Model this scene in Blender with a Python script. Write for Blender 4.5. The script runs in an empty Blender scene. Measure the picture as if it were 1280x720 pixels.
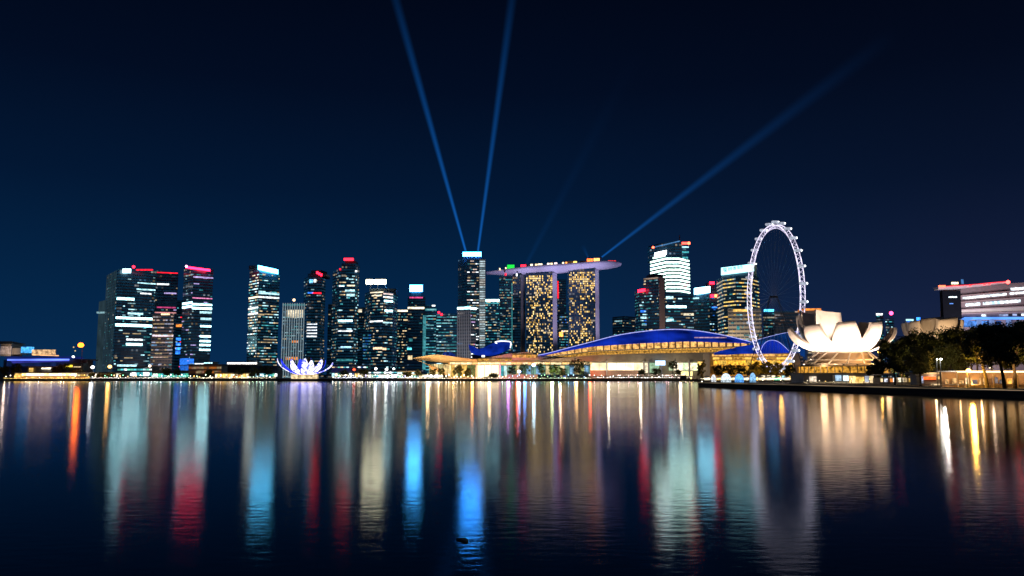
import bpy, math, random
from mathutils import Vector, Matrix
R = math.radians
rnd = random.Random(7)
S = bpy.context.scene
COL = S.collection

# ------------------------------------------------------------------ camera
FPX = 996.0; HOR = 468.0; CAMZ = 6.0
TH = math.atan((HOR - 360.0) / FPX)
cam = bpy.data.cameras.new('camera'); camo = bpy.data.objects.new('camera', cam); COL.objects.link(camo)
cam.sensor_width = 36; cam.lens = FPX / 1280 * 36; cam.clip_end = 20000; cam.clip_start = 0.5
camo.location = (0, 0, CAMZ); camo.rotation_euler = (R(90) + TH, 0, 0)
S.camera = camo

# ------------------------------------------------------------------ world: night sky over a lit city
W = bpy.data.worlds.new('World'); S.world = W; W.use_nodes = True
nt = W.node_tree; N = nt.nodes; L = nt.links; N.clear()
wo = N.new('ShaderNodeOutputWorld'); bg = N.new('ShaderNodeBackground'); bg2 = N.new('ShaderNodeBackground'); ad = N.new('ShaderNodeAddShader')
tc = N.new('ShaderNodeTexCoord'); sx = N.new('ShaderNodeSeparateXYZ'); L.new(tc.outputs['Generated'], sx.inputs[0])
def ramp(cols):
    r = N.new('ShaderNodeValToRGB'); e = r.color_ramp.elements
    e[0].position, e[0].color = cols[0][0], (*cols[0][1], 1); e[1].position, e[1].color = cols[-1][0], (*cols[-1][1], 1)
    for p, c in cols[1:-1]:
        n = e.new(p); n.color = (*c, 1)
    L.new(sx.outputs['Z'], r.inputs[0]); return r
ra = ramp([(0.0, (.0022, .025, .084)), (0.10, (.0013, .018, .061)), (0.22, (.0009, .0088, .033)), (0.34, (.0007, .0040, .0162)), (.48, (.0004, .0018, .0072))])
rb = ramp([(0.0, (.0120, .020, .064)), (0.10, (.0065, .0130, .044)), (0.22, (.0024, .0066, .0240)), (0.34, (.0010, .0032, .0120)), (.48, (.0005, .0014, .0050))])
mr = N.new('ShaderNodeMapRange'); mr.inputs[1].default_value = .05; mr.inputs[2].default_value = .5; L.new(sx.outputs['X'], mr.inputs[0])
mx = N.new('ShaderNodeMixRGB'); L.new(mr.outputs[0], mx.inputs[0]); L.new(ra.outputs[0], mx.inputs[1]); L.new(rb.outputs[0], mx.inputs[2])
L.new(mx.outputs[0], bg.inputs[0]); bg.inputs[1].default_value = 1.0
sk = N.new('ShaderNodeTexSky'); sk.sky_type = 'NISHITA'; sk.sun_disc = False; sk.sun_elevation = R(-6); sk.sun_rotation = R(200)
L.new(sk.outputs[0], bg2.inputs[0]); bg2.inputs[1].default_value = 0.01
L.new(bg.outputs[0], ad.inputs[0]); L.new(bg2.outputs[0], ad.inputs[1]); L.new(ad.outputs[0], wo.inputs[0])
# moonlight only
sl = bpy.data.lights.new('moonlight', 'SUN'); sl.energy = 0.02; sl.angle = R(.5); sl.color = (.8, .88, 1)
so = bpy.data.objects.new('moonlight', sl); COL.objects.link(so); so.rotation_euler = (R(50), 0, R(-30))
vs = S.view_settings
vs.view_transform = 'Standard'; vs.look = 'None'; vs.gamma = 1; vs.exposure = 0; vs.use_curve_mapping = False
cy = S.cycles
cy.use_denoising = True; cy.max_bounces = 6; cy.diffuse_bounces = 2; cy.glossy_bounces = 4; cy.transmission_bounces = 2; cy.volume_bounces = 0
cy.sample_clamp_indirect = 4; cy.sample_clamp_direct = 0; cy.caustics_reflective = False; cy.caustics_refractive = False
cy.volume_max_steps = 64; cy.use_light_tree = True; cy.blur_glossy = 0.3; cy.transparent_max_bounces = 8

# ------------------------------------------------------------------ helpers
def ray(px, py):
    u = 360.0 - py
    return Vector((px - 640.0, FPX * math.cos(TH) - u * math.sin(TH), FPX * math.sin(TH) + u * math.cos(TH)))
def at(px, py, D):
    r = ray(px, py); t = D / r.y
    return Vector((r.x * t, D, CAMZ + r.z * t))
def gx(px, D, py=430): return at(px, py, D).x
def zt(py, D, px=640): return at(px, py, D).z

ORI = {}
class MB:
    def __init__(s): s.v = []; s.f = []; s.uv = None
    def face(s, pts, uv=None):
        i = len(s.v); s.v += [Vector(p) for p in pts]; s.f.append(tuple(range(i, i + len(pts))))
        if uv or s.uv is not None:
            if s.uv is None: s.uv = [(0, 0)] * i
            s.uv += (uv if uv else [(0, 0)] * len(pts))
        return s
    def box(s, x0, x1, y0, y1, z0, z1):
        p = [(x0,y0,z0),(x1,y0,z0),(x1,y1,z0),(x0,y1,z0),(x0,y0,z1),(x1,y0,z1),(x1,y1,z1),(x0,y1,z1)]
        return s.hexa(p)
    def hexa(s, p):
        i = len(s.v); s.v += [Vector(q) for q in p]
        for f in ((0,3,2,1),(4,5,6,7),(0,1,5,4),(1,2,6,5),(2,3,7,6),(3,0,4,7)): s.f.append(tuple(i + k for k in f))
        if s.uv is not None: s.uv += [(0, 0)] * 8
        return s
    def prism(s, poly, z0, z1, uvs=False, top=None):
        n = len(poly); top = top or poly; u = 0
        z1f = z1 if callable(z1) else (lambda q: z1)
        for k in range(n):
            a, b = poly[k], poly[(k + 1) % n]; c, d = top[k], top[(k + 1) % n]
            w = math.hypot(b[0] - a[0], b[1] - a[1]); za, zb = z1f(a), z1f(b)
            s.face([(a[0], a[1], z0), (b[0], b[1], z0), (d[0], d[1], zb), (c[0], c[1], za)],
                   [(u, z0), (u + w, z0), (u + w, zb), (u, za)] if uvs else None); u += w + 50
        s.face([(p[0], p[1], z1f(q)) for p, q in zip(top, poly)], [(-9, -9)] * n if uvs else None)
        return s
    def tube(s, a, b, r0, r1=None, n=8, cap=True):
        a = Vector(a); b = Vector(b); r1 = r0 if r1 is None else r1
        d = (b - a).normalized(); x = d.orthogonal().normalized(); y = d.cross(x); i = len(s.v)
        for c, r in ((a, r0), (b, r1)):
            for k in range(n):
                t = 2 * math.pi * k / n; s.v.append(c + (x * math.cos(t) + y * math.sin(t)) * r)
        for k in range(n): s.f.append((i + k, i + (k + 1) % n, i + n + (k + 1) % n, i + n + k))
        if cap: s.f.append(tuple(i + k for k in reversed(range(n)))); s.f.append(tuple(i + n + k for k in range(n)))
        return s
    def path(s, pts, rad, n=6):
        for k in range(len(pts) - 1):
            r0 = rad[k] if isinstance(rad, (list, tuple)) else rad; r1 = rad[k + 1] if isinstance(rad, (list, tuple)) else rad
            s.tube(pts[k], pts[k + 1], r0, r1, n)
        return s
    def ball(s, c, r, sz=1.0, nu=10, nv=6, zmin=-1.0):
        c = Vector(c); i = len(s.v); t0 = math.asin(zmin)
        for j in range(nv + 1):
            la = t0 + (math.pi / 2 - t0) * j / nv
            for k in range(nu):
                lo = 2 * math.pi * k / nu
                s.v.append(c + Vector((math.cos(la) * math.cos(lo) * r, math.cos(la) * math.sin(lo) * r, math.sin(la) * r * sz)))
        for j in range(nv):
            for k in range(nu):
                s.f.append((i + j * nu + k, i + j * nu + (k + 1) % nu, i + (j + 1) * nu + (k + 1) % nu, i + (j + 1) * nu + k))
        return s
    def shell(s, A, B, t=0.4, steps=0, bulge=None):
        """lofted sheet between polylines A (top) and B (bottom) with real thickness t pushed to +Y"""
        rows = []
        m = max(1, steps)
        for j in range(m + 1):
            q = j / m
            rows.append([Vector(a).lerp(Vector(b), q) + (bulge(q, k / (len(A) - 1)) if bulge else Vector()) for k, (a, b) in enumerate(zip(A, B))])
        n = len(A); i = len(s.v); off = Vector((0, t, 0))
        for r_ in rows: s.v += r_
        for r_ in rows: s.v += [p + off for p in r_]
        M = (m + 1) * n
        for j in range(m):
            for k in range(n - 1):
                a = i + j * n + k
                s.f.append((a, a + n, a + n + 1, a + 1)); s.f.append((a + M, a + 1 + M, a + n + 1 + M, a + n + M))
        for k in range(n - 1):
            a = i + k; s.f.append((a, a + 1, a + 1 + M, a + M)); b = i + m * n + k; s.f.append((b, b + M, b + 1 + M, b + 1))
        for j in range(m):
            a = i + j * n; s.f.append((a, a + M, a + n + M, a + n)); b = a + n - 1; s.f.append((b, b + n, b + n + M, b + M))
        return s
    def build(s, name, mat, parent=None, smooth=False):
        me = bpy.data.meshes.new(name)
        if parent is not None: o0 = ORI[parent.name]
        else:
            xs = [p.x for p in s.v]; ys = [p.y for p in s.v]; zs = [p.z for p in s.v]
            o0 = Vector(((min(xs) + max(xs)) / 2, (min(ys) + max(ys)) / 2, min(zs)))
        me.from_pydata([p - o0 for p in s.v], [], s.f)
        if s.uv is not None:
            ul = me.uv_layers.new(name='UVMap')
            for lp in me.loops: ul.data[lp.index].uv = s.uv[lp.vertex_index]
        me.materials.append(mat)
        if smooth:
            for p in me.polygons: p.use_smooth = True
        me.update()
        o = bpy.data.objects.new(name, me); COL.objects.link(o); ORI[o.name] = o0
        if parent is not None: o.parent = parent
        else: o.location = o0
        return o
def tag(o, label=None, cat=None, group=None, kind=None):
    if label: o['label'] = label
    if cat: o['category'] = cat
    if group: o['group'] = group
    if kind: o['kind'] = kind
    return o
def thing(name, loc, label, cat, group=None):
    o = bpy.data.objects.new(name, None); COL.objects.link(o); o.location = loc; o.empty_display_size = 1
    ORI[o.name] = Vector(loc); return tag(o, label, cat, group)
def copy_tree(o, parent=None, KIDS=None):
    c = o.copy(); COL.objects.link(c); c.parent = parent
    for ch in KIDS.get(o.name, []): copy_tree(ch, c, KIDS)
    return c
def kids_of(root):
    K = {}
    def go(o):
        K[o.name] = list(o.children)
        for c in o.children: go(c)
    go(root); return K

# ------------------------------------------------------------------ materials
def new_mat(name):
    m = bpy.data.materials.new(name); m.use_nodes = True; m.node_tree.nodes.clear(); return m, m.node_tree.nodes, m.node_tree.links
def pbr(name, col, rough=.7, metal=0, var=.25, scale=.5, bump=0, spec=.5):
    m, n, l = new_mat(name); o = n.new('ShaderNodeOutputMaterial'); b = n.new('ShaderNodeBsdfPrincipled')
    t = n.new('ShaderNodeTexCoord'); no = n.new('ShaderNodeTexNoise'); no.inputs['Scale'].default_value = scale; no.inputs['Detail'].default_value = 4
    l.new(t.outputs['Object'], no.inputs['Vector'])
    mp = n.new('ShaderNodeMapRange'); mp.inputs[3].default_value = 1 - var; mp.inputs[4].default_value = 1 + var; l.new(no.outputs[0], mp.inputs[0])
    v = n.new('ShaderNodeVectorMath'); v.operation = 'SCALE'; v.inputs[0].default_value = col; l.new(mp.outputs[0], v.inputs['Scale'])
    l.new(v.outputs[0], b.inputs['Base Color']); b.inputs['Roughness'].default_value = rough; b.inputs['Metallic'].default_value = metal
    b.inputs['Specular IOR Level'].default_value = spec
    if bump:
        bu = n.new('ShaderNodeBump'); bu.inputs['Distance'].default_value = bump; l.new(no.outputs[0], bu.inputs['Height']); l.new(bu.outputs[0], b.inputs['Normal'])
    l.new(b.outputs[0], o.inputs[0]); return m
EM = {}
def em(col, st, var=.5, scale=.35, samp='NONE'):
    key = (col, st, var, scale, samp)
    if key in EM: return EM[key]
    m, n, l = new_mat('lit_' + str(len(EM))); o = n.new('ShaderNodeOutputMaterial'); e = n.new('ShaderNodeEmission'); e.inputs[0].default_value = (*col, 1)
    if var:
        t = n.new('ShaderNodeTexCoord'); no = n.new('ShaderNodeTexNoise'); no.inputs['Scale'].default_value = scale; no.inputs['Detail'].default_value = 2
        l.new(t.outputs['Object'], no.inputs['Vector'])
        mp = n.new('ShaderNodeMapRange'); mp.inputs[1].default_value = .3; mp.inputs[2].default_value = .7
        mp.inputs[3].default_value = st * (1 - var); mp.inputs[4].default_value = st * (1 + var); l.new(no.outputs[0], mp.inputs[0]); l.new(mp.outputs[0], e.inputs[1])
    else: e.inputs[1].default_value = st
    l.new(e.outputs[0], o.inputs[0]); m.cycles.emission_sampling = samp
    EM[key] = m; return m
COOL=(.50,.90,1.0); WHITE=(.92,.97,1.0); WARM=(1,.74,.40); GOLD=(1,.60,.14); TEAL=(.10,.62,.70); BLUE=(.03,.22,1.0); RED=(1,.012,.03); PINK=(1,.10,.35); LIL=(.62,.50,1.0); GRN=(.15,.9,.45); ORG=(1,.30,.05); CREAM=(1,.86,.60)
def facade(name, col, fh, cw, p, warm, strength, gloss=.18, bar=.25, slab=(.05,.07,.10), glow=1.0):
    """glass curtain wall: floors and bays from UVs in metres; rooms behind the glass light up at random"""
    m, n, l = new_mat(name); o = n.new('ShaderNodeOutputMaterial'); b = n.new('ShaderNodeBsdfPrincipled')
    t = n.new('ShaderNodeUVMap'); s = n.new('ShaderNodeSeparateXYZ'); l.new(t.outputs[0], s.inputs[0])
    def M(op, a, b_=None, c=None):
        q = n.new('ShaderNodeMath'); q.operation = op
        for i, x in enumerate((a, b_, c)):
            if x is None: continue
            if hasattr(x, 'is_linked') or hasattr(x, 'links'): l.new(x, q.inputs[i])
            else: q.inputs[i].default_value = x
        return q.outputs[0]
    U = M('DIVIDE', s.outputs[0], cw); V = M('DIVIDE', s.outputs[1], fh)
    fu = M('FRACT', U); fv = M('FRACT', V); iu = M('FLOOR', U); iv = M('FLOOR', V)
    inw = M('MULTIPLY', M('GREATER_THAN', fu, .10), M('MULTIPLY', M('GREATER_THAN', fv, bar), M('LESS_THAN', fv, .85)))
    cb = n.new('ShaderNodeCombineXYZ'); l.new(iu, cb.inputs[0]); l.new(iv, cb.inputs[1])
    wn = n.new('ShaderNodeTexWhiteNoise'); wn.noise_dimensions = '2D'; l.new(cb.outputs[0], wn.inputs[0])
    cb2 = n.new('ShaderNodeCombineXYZ'); l.new(M('FLOOR', M('DIVIDE', iu, 4.0)), cb2.inputs[0]); l.new(iv, cb2.inputs[1])
    wn2 = n.new('ShaderNodeTexWhiteNoise'); wn2.noise_dimensions = '2D'; l.new(cb2.outputs[0], wn2.inputs[0])
    rnd_ = M('ADD', M('MULTIPLY', wn.outputs['Value'], .45), M('MULTIPLY', wn2.outputs['Value'], .55)); dim = M('MULTIPLY', M('ADD', M('MULTIPLY', rnd_, .075), .014), glow)  # dim: faint glow painted on every pane to lift dark towers
    on = M('POWER', M('MULTIPLY', M('MAXIMUM', M('SUBTRACT', rnd_, 1 - p), 0.0), 1 / p), 1.2)
    mc = n.new('ShaderNodeMixRGB'); mc.inputs[1].default_value = (.04, .38, .80, 1); mc.inputs[2].default_value = (*warm, 1)
    sp = n.new('ShaderNodeSeparateColor'); l.new(wn2.outputs['Color'], sp.inputs[0]); l.new(M('MULTIPLY', M('GREATER_THAN', on, .02), sp.outputs[1]), mc.inputs[0])
    st = M('MULTIPLY', M('ADD', M('MULTIPLY', on, strength), dim), inw)
    mb = n.new('ShaderNodeMixRGB'); mb.inputs[1].default_value = (*slab, 1); mb.inputs[2].default_value = (*col, 1); l.new(inw, mb.inputs[0])
    l.new(mb.outputs[0], b.inputs['Base Color']); b.inputs['Roughness'].default_value = gloss; b.inputs['Specular IOR Level'].default_value = .6
    l.new(mc.outputs[0], b.inputs['Emission Color']); l.new(st, b.inputs['Emission Strength'])
    l.new(b.outputs[0], o.inputs[0]); m.cycles.emission_sampling = 'NONE'; return m
M_ = dict(
    conc=pbr('concrete', (.24,.21,.17), .8, var=.45, scale=.15, bump=.02), beige=pbr('beige_cladding', (.42,.36,.27), .7), dark=pbr('dark_metal', (.03,.035,.04), .4, spec=.4),
    grey=pbr('grey_panel', (.20,.20,.22), .6), white=pbr('white_panel', (.76,.73,.68), .55, var=.16, scale=.35), pave=pbr('paving', (.26,.23,.19), .8, scale=2, bump=.01),
    soil=pbr('ground_soil', (.06,.065,.05), .9, scale=.05), bark=pbr('bark', (.06,.045,.032), .9, scale=3, bump=.05), leafd=pbr('leaf_dark', (.065,.08,.02), .6, var=.5, scale=.8),
    leafm=pbr('leaf_mid', (.11,.11,.022), .6, var=.5, scale=.8), leafg=pbr('leaf_golden', (.12,.115,.025), .6, var=.4, scale=.8), steel=pbr('steel', (.45,.46,.48), .35, metal=.7, var=.1),  # brighter leaf tones carry the lamplight in their colour
    wood=pbr('wood', (.10,.07,.045), .8, scale=3), slab=pbr('floor_slab', (.05,.065,.085), .4), rib=em((.22,.45,.60), .08, .4, .05), stone=pbr('quay_stone', (.10,.09,.075), .85, scale=1.2, bump=.04),  # fin material: pale glow painted in, the fins are no lamps
    lilac=pbr('painted_lilac_white', (.60,.57,.68), .5, var=.05), red=pbr('red_panel', (.45,.05,.03), .5), inner=pbr('petal_lining', (.10,.09,.085), .6))  # lilac: floodlight tint put into the white base colour too

# ------------------------------------------------------------------ water
def water_mat():
    m, n, l = new_mat('bay_water'); o = n.new('ShaderNodeOutputMaterial')
    g = n.new('ShaderNodeBsdfGlossy'); g.distribution = 'BECKMANN'; g.inputs['Roughness'].default_value = .225; g.inputs['Color'].default_value = (.84, .85, .88, 1)
    d = n.new('ShaderNodeBsdfDiffuse'); d.inputs[0].default_value = (.002, .004, .007, 1)
    fr = n.new('ShaderNodeFresnel'); fr.inputs[0].default_value = 1.33; mx = n.new('ShaderNodeMixShader')
    t = n.new('ShaderNodeTexCoord'); mp = n.new('ShaderNodeMapping'); mp.inputs['Scale'].default_value = (.8, 1.7, 1); l.new(t.outputs['Object'], mp.inputs[0])
    n1 = n.new('ShaderNodeTexNoise'); n1.inputs['Scale'].default_value = 1.1; n1.inputs['Detail'].default_value = 3; n1.inputs['Roughness'].default_value = .5; l.new(mp.outputs[0], n1.inputs[0])
    bu = n.new('ShaderNodeBump'); bu.inputs['Distance'].default_value = .0105; bu.inputs['Strength'].default_value = 1; l.new(n1.outputs[0], bu.inputs['Height'])
    n2 = n.new('ShaderNodeTexNoise'); n2.inputs['Scale'].default_value = .03; n2.inputs['Detail'].default_value = 2; l.new(mp.outputs[0], n2.inputs[0])
    mr_ = n.new('ShaderNodeMapRange'); mr_.inputs[1].default_value = .3; mr_.inputs[2].default_value = .7; mr_.inputs[3].default_value = .112; mr_.inputs[4].default_value = .140
    l.new(n2.outputs[0], mr_.inputs[0]); l.new(mr_.outputs[0], g.inputs['Roughness'])
    l.new(bu.outputs[0], g.inputs['Normal'])
    l.new(fr.outputs[0], mx.inputs[0]); l.new(d.outputs[0], mx.inputs[1]); l.new(g.outputs[0], mx.inputs[2]); l.new(mx.outputs[0], o.inputs[0]); return m
tag(MB().face([(-9000, -300, 0), (9000, -300, 0), (9000, 12000, 0), (-9000, 12000, 0)]).build('water', water_mat()), kind='structure')

# ------------------------------------------------------------------ land
GZ = 1.5
tag(MB().prism([(-6000, 747), (140, 747), (172, 700), (6000, 690), (6000, 11900), (-6000, 11900)], -1, GZ).build('ground', M_['soil']), kind='structure')
tag(MB().box(-6000, 140, 744.5, 746.9, -1, 1.9).build('shore_kerb', M_['stone']), kind='structure')
tag(MB().prism([(-2000, 749), (139, 749), (150, 775), (-2000, 775)], GZ - .1, GZ + .02).build('promenade', M_['pave']), kind='structure')
NZ = 2.0
q = [(93, 400), (131, 202), (150, 90), (700, 90), (700, 689), (178, 689)]
tag(MB().prism(q, -1, NZ).build('quay', M_['stone']), kind='structure')
inner = [(94.6, 399.6), (132.6, 203), (151.5, 92), (180, 92), (175, 240), (160, 420), (110, 420)]
tag(MB().prism(inner, NZ - .1, NZ + .02).build('quay_paving', M_['pave']), kind='structure')
def edge_strip(pts, w, z0, z1):
    m = MB()
    for a, b in zip(pts, pts[1:]):
        a = Vector((*a, 0)); b = Vector((*b, 0)); nn = Vector((b.y - a.y, a.x - b.x, 0)).normalized() * w
        p = [a - nn * .1, b - nn * .1, b - nn, a - nn]
        m.hexa([(v.x, v.y, z0) for v in p] + [(v.x, v.y, z1) for v in p])
    return m
tag(edge_strip([(93, 400), (131, 202), (150, 90)], -.7, NZ - .4, NZ + .38).build('quay_kerb', pbr('pale_coping', (.5,.42,.3), .7)), kind='structure')

# ------------------------------------------------------------------ towers
def offs(poly, d):
    cx = sum(p[0] for p in poly) / len(poly); cy_ = sum(p[1] for p in poly) / len(poly); out = []
    for p in poly:
        v = Vector((p[0] - cx, p[1] - cy_)); k = (v.length + d) / v.length; out.append((cx + v.x * k, cy_ + v.y * k))
    return out
def add_windows(parent, root_is, chain, z0, z1, fh, runs, rows=(), cap=100, extra=0.45, hfrac=.5):
    """lit window runs on each visible facade. runs: list of dicts per segment; rows: explicit (seg,u0,u1,pyz,mat,height)"""
    items = []
    for i in range(len(chain) - 1):
        a = Vector((*chain[i], 0)); b = Vector((*chain[i + 1], 0)); w = (b - a).length; d = (b - a) / w; nn = Vector((d.y, -d.x, 0))
        cfg = runs[min(i, len(runs) - 1)]
        if cfg:
            nf = int((z1 - z0) / fh)
            for k in range(nf):
                zz = z0 + k * fh; v = k / nf
                if not (cfg.get('v0', 0) <= v <= cfg.get('v1', 1)): continue
                pf = 1.25 * cfg['p'] * (0.35 + 1.3 * rnd.random()) * (3 if rnd.random() < cfg.get('full', 0) else 1)
                u = rnd.uniform(0, 1.5)
                while u < w - 1:
                    ln = rnd.uniform(*cfg['run']) * rnd.choice([.4, .7, 1]); e = min(u + ln, w - .4)
                    if rnd.random() < pf and e - u > .8:
                        items.append(((e - u) * fh, a, d, nn, u, e, zz + fh * .3, zz + fh * (.3 + hfrac), rnd.choice(cfg['m'] * 2 + [eTd, eCd, eWmd] * (1 if len(cfg['m']) > 1 else 0))))
                    u = e + cfg.get('gap', .5)
    for seg, u0, u1, z, mat, h in rows:
        a = Vector((*chain[seg], 0)); b = Vector((*chain[seg + 1], 0)); w = (b - a).length; d = (b - a) / w; nn = Vector((d.y, -d.x, 0))
        items.append((1e6 + h * (u1 - u0) * w, a, d, nn, u0 * w, u1 * w, z - h / 2, z + h / 2, mat))
    items.sort(key=lambda t: -t[0])
    def geo(m, it):
        _, a, d, nn, u, e, za, zb, _m = it
        A = a + d * u; B = a + d * e; o1 = nn * extra; i1 = nn * -.1
        m.hexa([(*(A + o1).xy, za), (*(B + o1).xy, za), (*(B + i1).xy, za), (*(A + i1).xy, za), (*(A + o1).xy, zb), (*(B + o1).xy, zb), (*(B + i1).xy, zb), (*(A + i1).xy, zb)])
    for it in items[:cap]:
        m = MB(); geo(m, it); m.build('lit_window', it[8], parent)
    rest = items[cap:]
    if rest:
        m = MB(); mats = {}
        for it in rest: mats[it[8]] = mats.get(it[8], 0) + 1
        order = list(mats); me_idx = []
        for it in rest:
            geo(m, it); me_idx += [order.index(it[8])] * 6
        o = m.build('small_lit_windows', order[0], parent); o['kind'] = 'stuff'
        for mm in order[1:]: o.data.materials.append(mm)
        for p, ix in zip(o.data.polygons, me_idx): p.material_index = ix
FAC = {}
def fac(kind):
    if kind not in FAC:
        FAC[kind] = {
            'blue': lambda: facade('blue_glass', (.010,.030,.050), 4.2, 3.0, .20, WARM, .6),
            'teal': lambda: facade('teal_glass', (.012,.050,.060), 4.0, 2.4, .30, (.6,.9,.9), .5, glow=1.5),
            'dark': lambda: facade('dark_glass', (.008,.014,.024), 4.2, 2.6, .12, WARM, .5, glow=.6),
            'grid': lambda: facade('concrete_grid', (.015,.02,.03), 4.4, 4.0, .30, (1,.7,.5), .7, gloss=.5, bar=.4, slab=(.30,.26,.25)),
            'hotel': lambda: facade('hotel_glass', (.010,.018,.035), 3.4, 1.7, .30, GOLD, .5, slab=(.05,.06,.08)),
            'stone': lambda: facade('stone_wall', (.03,.03,.035), 5, 5, .10, WARM, .7, gloss=.6, bar=.45, slab=(.34,.30,.27)),
        }[kind]()
    return FAC[kind]
def tower(name, label, pts, top, kind='blue', fh=4.4, runs=None, rows=(), depth=35, base=GZ, slabs=True, group=None, cap=100, hfrac=.30, tops=None, cat='tower', body_name='facade'):
    """pts: [(px, distance)...] visible corners left to right; top: pixel row of the roof at the first corner (or of each corner)"""
    chain = [(gx(px, D), D) for px, D in pts]
    near = min(range(len(pts)), key=lambda k: pts[k][1])
    z1 = zt(top, pts[near][1])
    DB = max(p[1] for p in chain) + depth
    xr = chain[-1][0] * (DB / chain[-1][1] + .01) if chain[-1][0] < 0 else chain[-1][0]
    xl = chain[0][0] * (DB / chain[0][1] + .01) if chain[0][0] > 0 else chain[0][0]
    poly = chain + [(xr, DB), (max(xl, 0) if False else xl, DB)]
    if xr - xl < 2: poly = chain + [((xl + xr) / 2 + 1, DB), ((xl + xr) / 2 - 1, DB)]
    cx = sum(p[0] for p in poly) / len(poly); cyy = sum(p[1] for p in poly) / len(poly)
    root = thing(name, (cx, cyy, base), label, cat, group)
    tz = z1
    if tops:
        zs = {chain[k]: zt(tp, pts[k][1]) for k, tp in enumerate(tops)}
        def tz(p, zs=zs): return zs.get((p[0], p[1]), z1)
        z1 = min(zs.values())
    MB().prism(poly, base, tz, uvs=True).build(body_name, fac(kind), root)
    if slabs:
        m = MB(); big = offs(poly, .5); k = 1
        while base + k * fh < z1 - 1:
            z = base + k * fh; m.prism(big, z - .25, z + .35); k += 1
        m.build('floor_slabs', M_['slab'], root)
    rr = [(s, a, b, zt(py, pts[min(s, len(pts) - 1)][1]), mt, h) for s, a, b, py, mt, h in rows]
    add_windows(root, True, chain, base, z1 - 1, fh, runs or [None], rr, cap=cap, hfrac=hfrac)
    root['_'] = 0; del root['_']
    return root, chain, z1
def slabbox(root, name, mat, px0, px1, py0, py1, D, depth=3):
    a = at(px0, py1, D); b = at(px1, py0, D)
    return MB().box(a.x, b.x, D, D + depth, a.z, b.z).build(name, mat, root)
def tilt_sign(root, name, mat, px0, pyt0, px1, pyt1, h, D, depth=2.5, D1=None):
    D1 = D1 or D
    A = at(px0, pyt0, D); B = at(px1, pyt1, D1); A2 = at(px0, pyt0 + h, D); B2 = at(px1, pyt1 + h, D1); o = Vector((0, depth, 0))
    return MB().hexa([A2, B2, B2 + o, A2 + o, A, B, B + o, A + o]).build(name, mat, root)
def red_lamp(root, px, py, D, r=1.6, col=RED, st=10, pole=4):
    p = at(px, py, D); m = MB().ball(p, r, 1, 8, 6); o = m.build('warning_light', em(col, st, 0), root)
    MB().tube(p - Vector((0, 0, r + pole)), p - Vector((0, 0, r * .6)), .25).build('light_pole', M_['dark'], root); return o
eC = em(COOL, 1.5); eW = em(WHITE, 1.9); eWm = em(WARM, 1.1); eG = em(GOLD, 1.4); eT = em(TEAL, .75); eB = em(BLUE, 1.8); eTd = em(TEAL, .35); eCd = em(COOL, .5); eWmd = em(WARM, .45); ePk = em(PINK, 1.2); eR = em(RED, 2.0); eLil = em(LIL, .9)
eCb = em((.45, .92, 1.0), 5.5); eWb = em(WHITE, 5)
SIGNB = em((.05, .42, 1.0), 34, 0, samp='AUTO'); SIGNT = em((.028, .30, 1.0), 52, 0, samp='AUTO'); SIGNW = em((1.0, .95, .62), 13, 0, samp='AUTO'); SIGNC = em((.30, .78, 1.0), 12, 0, samp='AUTO'); REDS = em((1, .010, .03), 9, .3, 1.0, 'AUTO')

# --- left cluster
root, ch, z1 = tower('office_tower', 'tall glass tower with wide white light bands and pale fins, far left of skyline', [(130, 1180), (143, 1120), (191, 1150)], 338, 'blue', 4.3,
    runs=[dict(p=.05, run=(2, 6), m=[eTd]), dict(p=.13, run=(3, 12), m=[eC, eCd, eT, eTd, eCd], full=.06)], tops=[345, 336, 339],
    rows=[(1, 0, .45, 373, eCb, 3.4), (1, 0, 1, 397, eCb, 3.0), (1, 0, 1, 406, eCb, 3.6), (1, .3, .7, 391, eC, 2.5), (1, .3, .72, 424, eW, 2.4), (1, .3, .72, 430, eCb, 3.2), (1, .15, .95, 462, eCb, 5), (1, .1, .6, 457, eC, 3), (1, .5, 1, 360, eC, 2), (1, .65, 1, 352, eC, 1.6), (1, .6, .9, 365, eW, 1.8)])
m = MB()
for k in range(7):
    t = k / 6; x = gx(130.5, 1180) * (1 - t) + gx(142.5, 1122) * t; D = 1178 + (1118 - 1178) * t
    m.box(x - .35, x + .35, D - 1.5, D, GZ, zt(344 - 6 * t, D))
m.build('facade_fins', M_['rib'], root)  # fins glow faintly in place of light falling on them
slabbox(root, 'lit_corner', em(COOL, 6, 0, samp='AUTO'), 153, 163, 336, 341, 1116, 2)
red_lamp(root, 167, 333.5, 1130, 2.0)
slabbox(root, 'roof_light_strip', eR, 170, 191, 336.5, 338, 1118, 1)
root, ch, z1 = tower('annex_tower', 'slim glass annex with vertical fins left of the banded glass tower', [(122, 1220), (131, 1190)], 376, 'teal', 4.3, runs=[dict(p=.05, run=(2, 5), m=[eTd])])
m = MB()
for k in range(6):
    t = k / 5; x = gx(122.3, 1219) * (1 - t) + gx(130.8, 1190) * t; m.box(x - .3, x + .3, 1216 - 30 * t, 1219 - 30 * t, GZ, zt(375, 1190))
m.build('facade_fins', M_['rib'], root)
MB().box(gx(121, 1190), gx(146, 1190), 1184, 1188, zt(392, 1190), zt(390, 1190)).build('sky_bridge', eCd, root)
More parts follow.
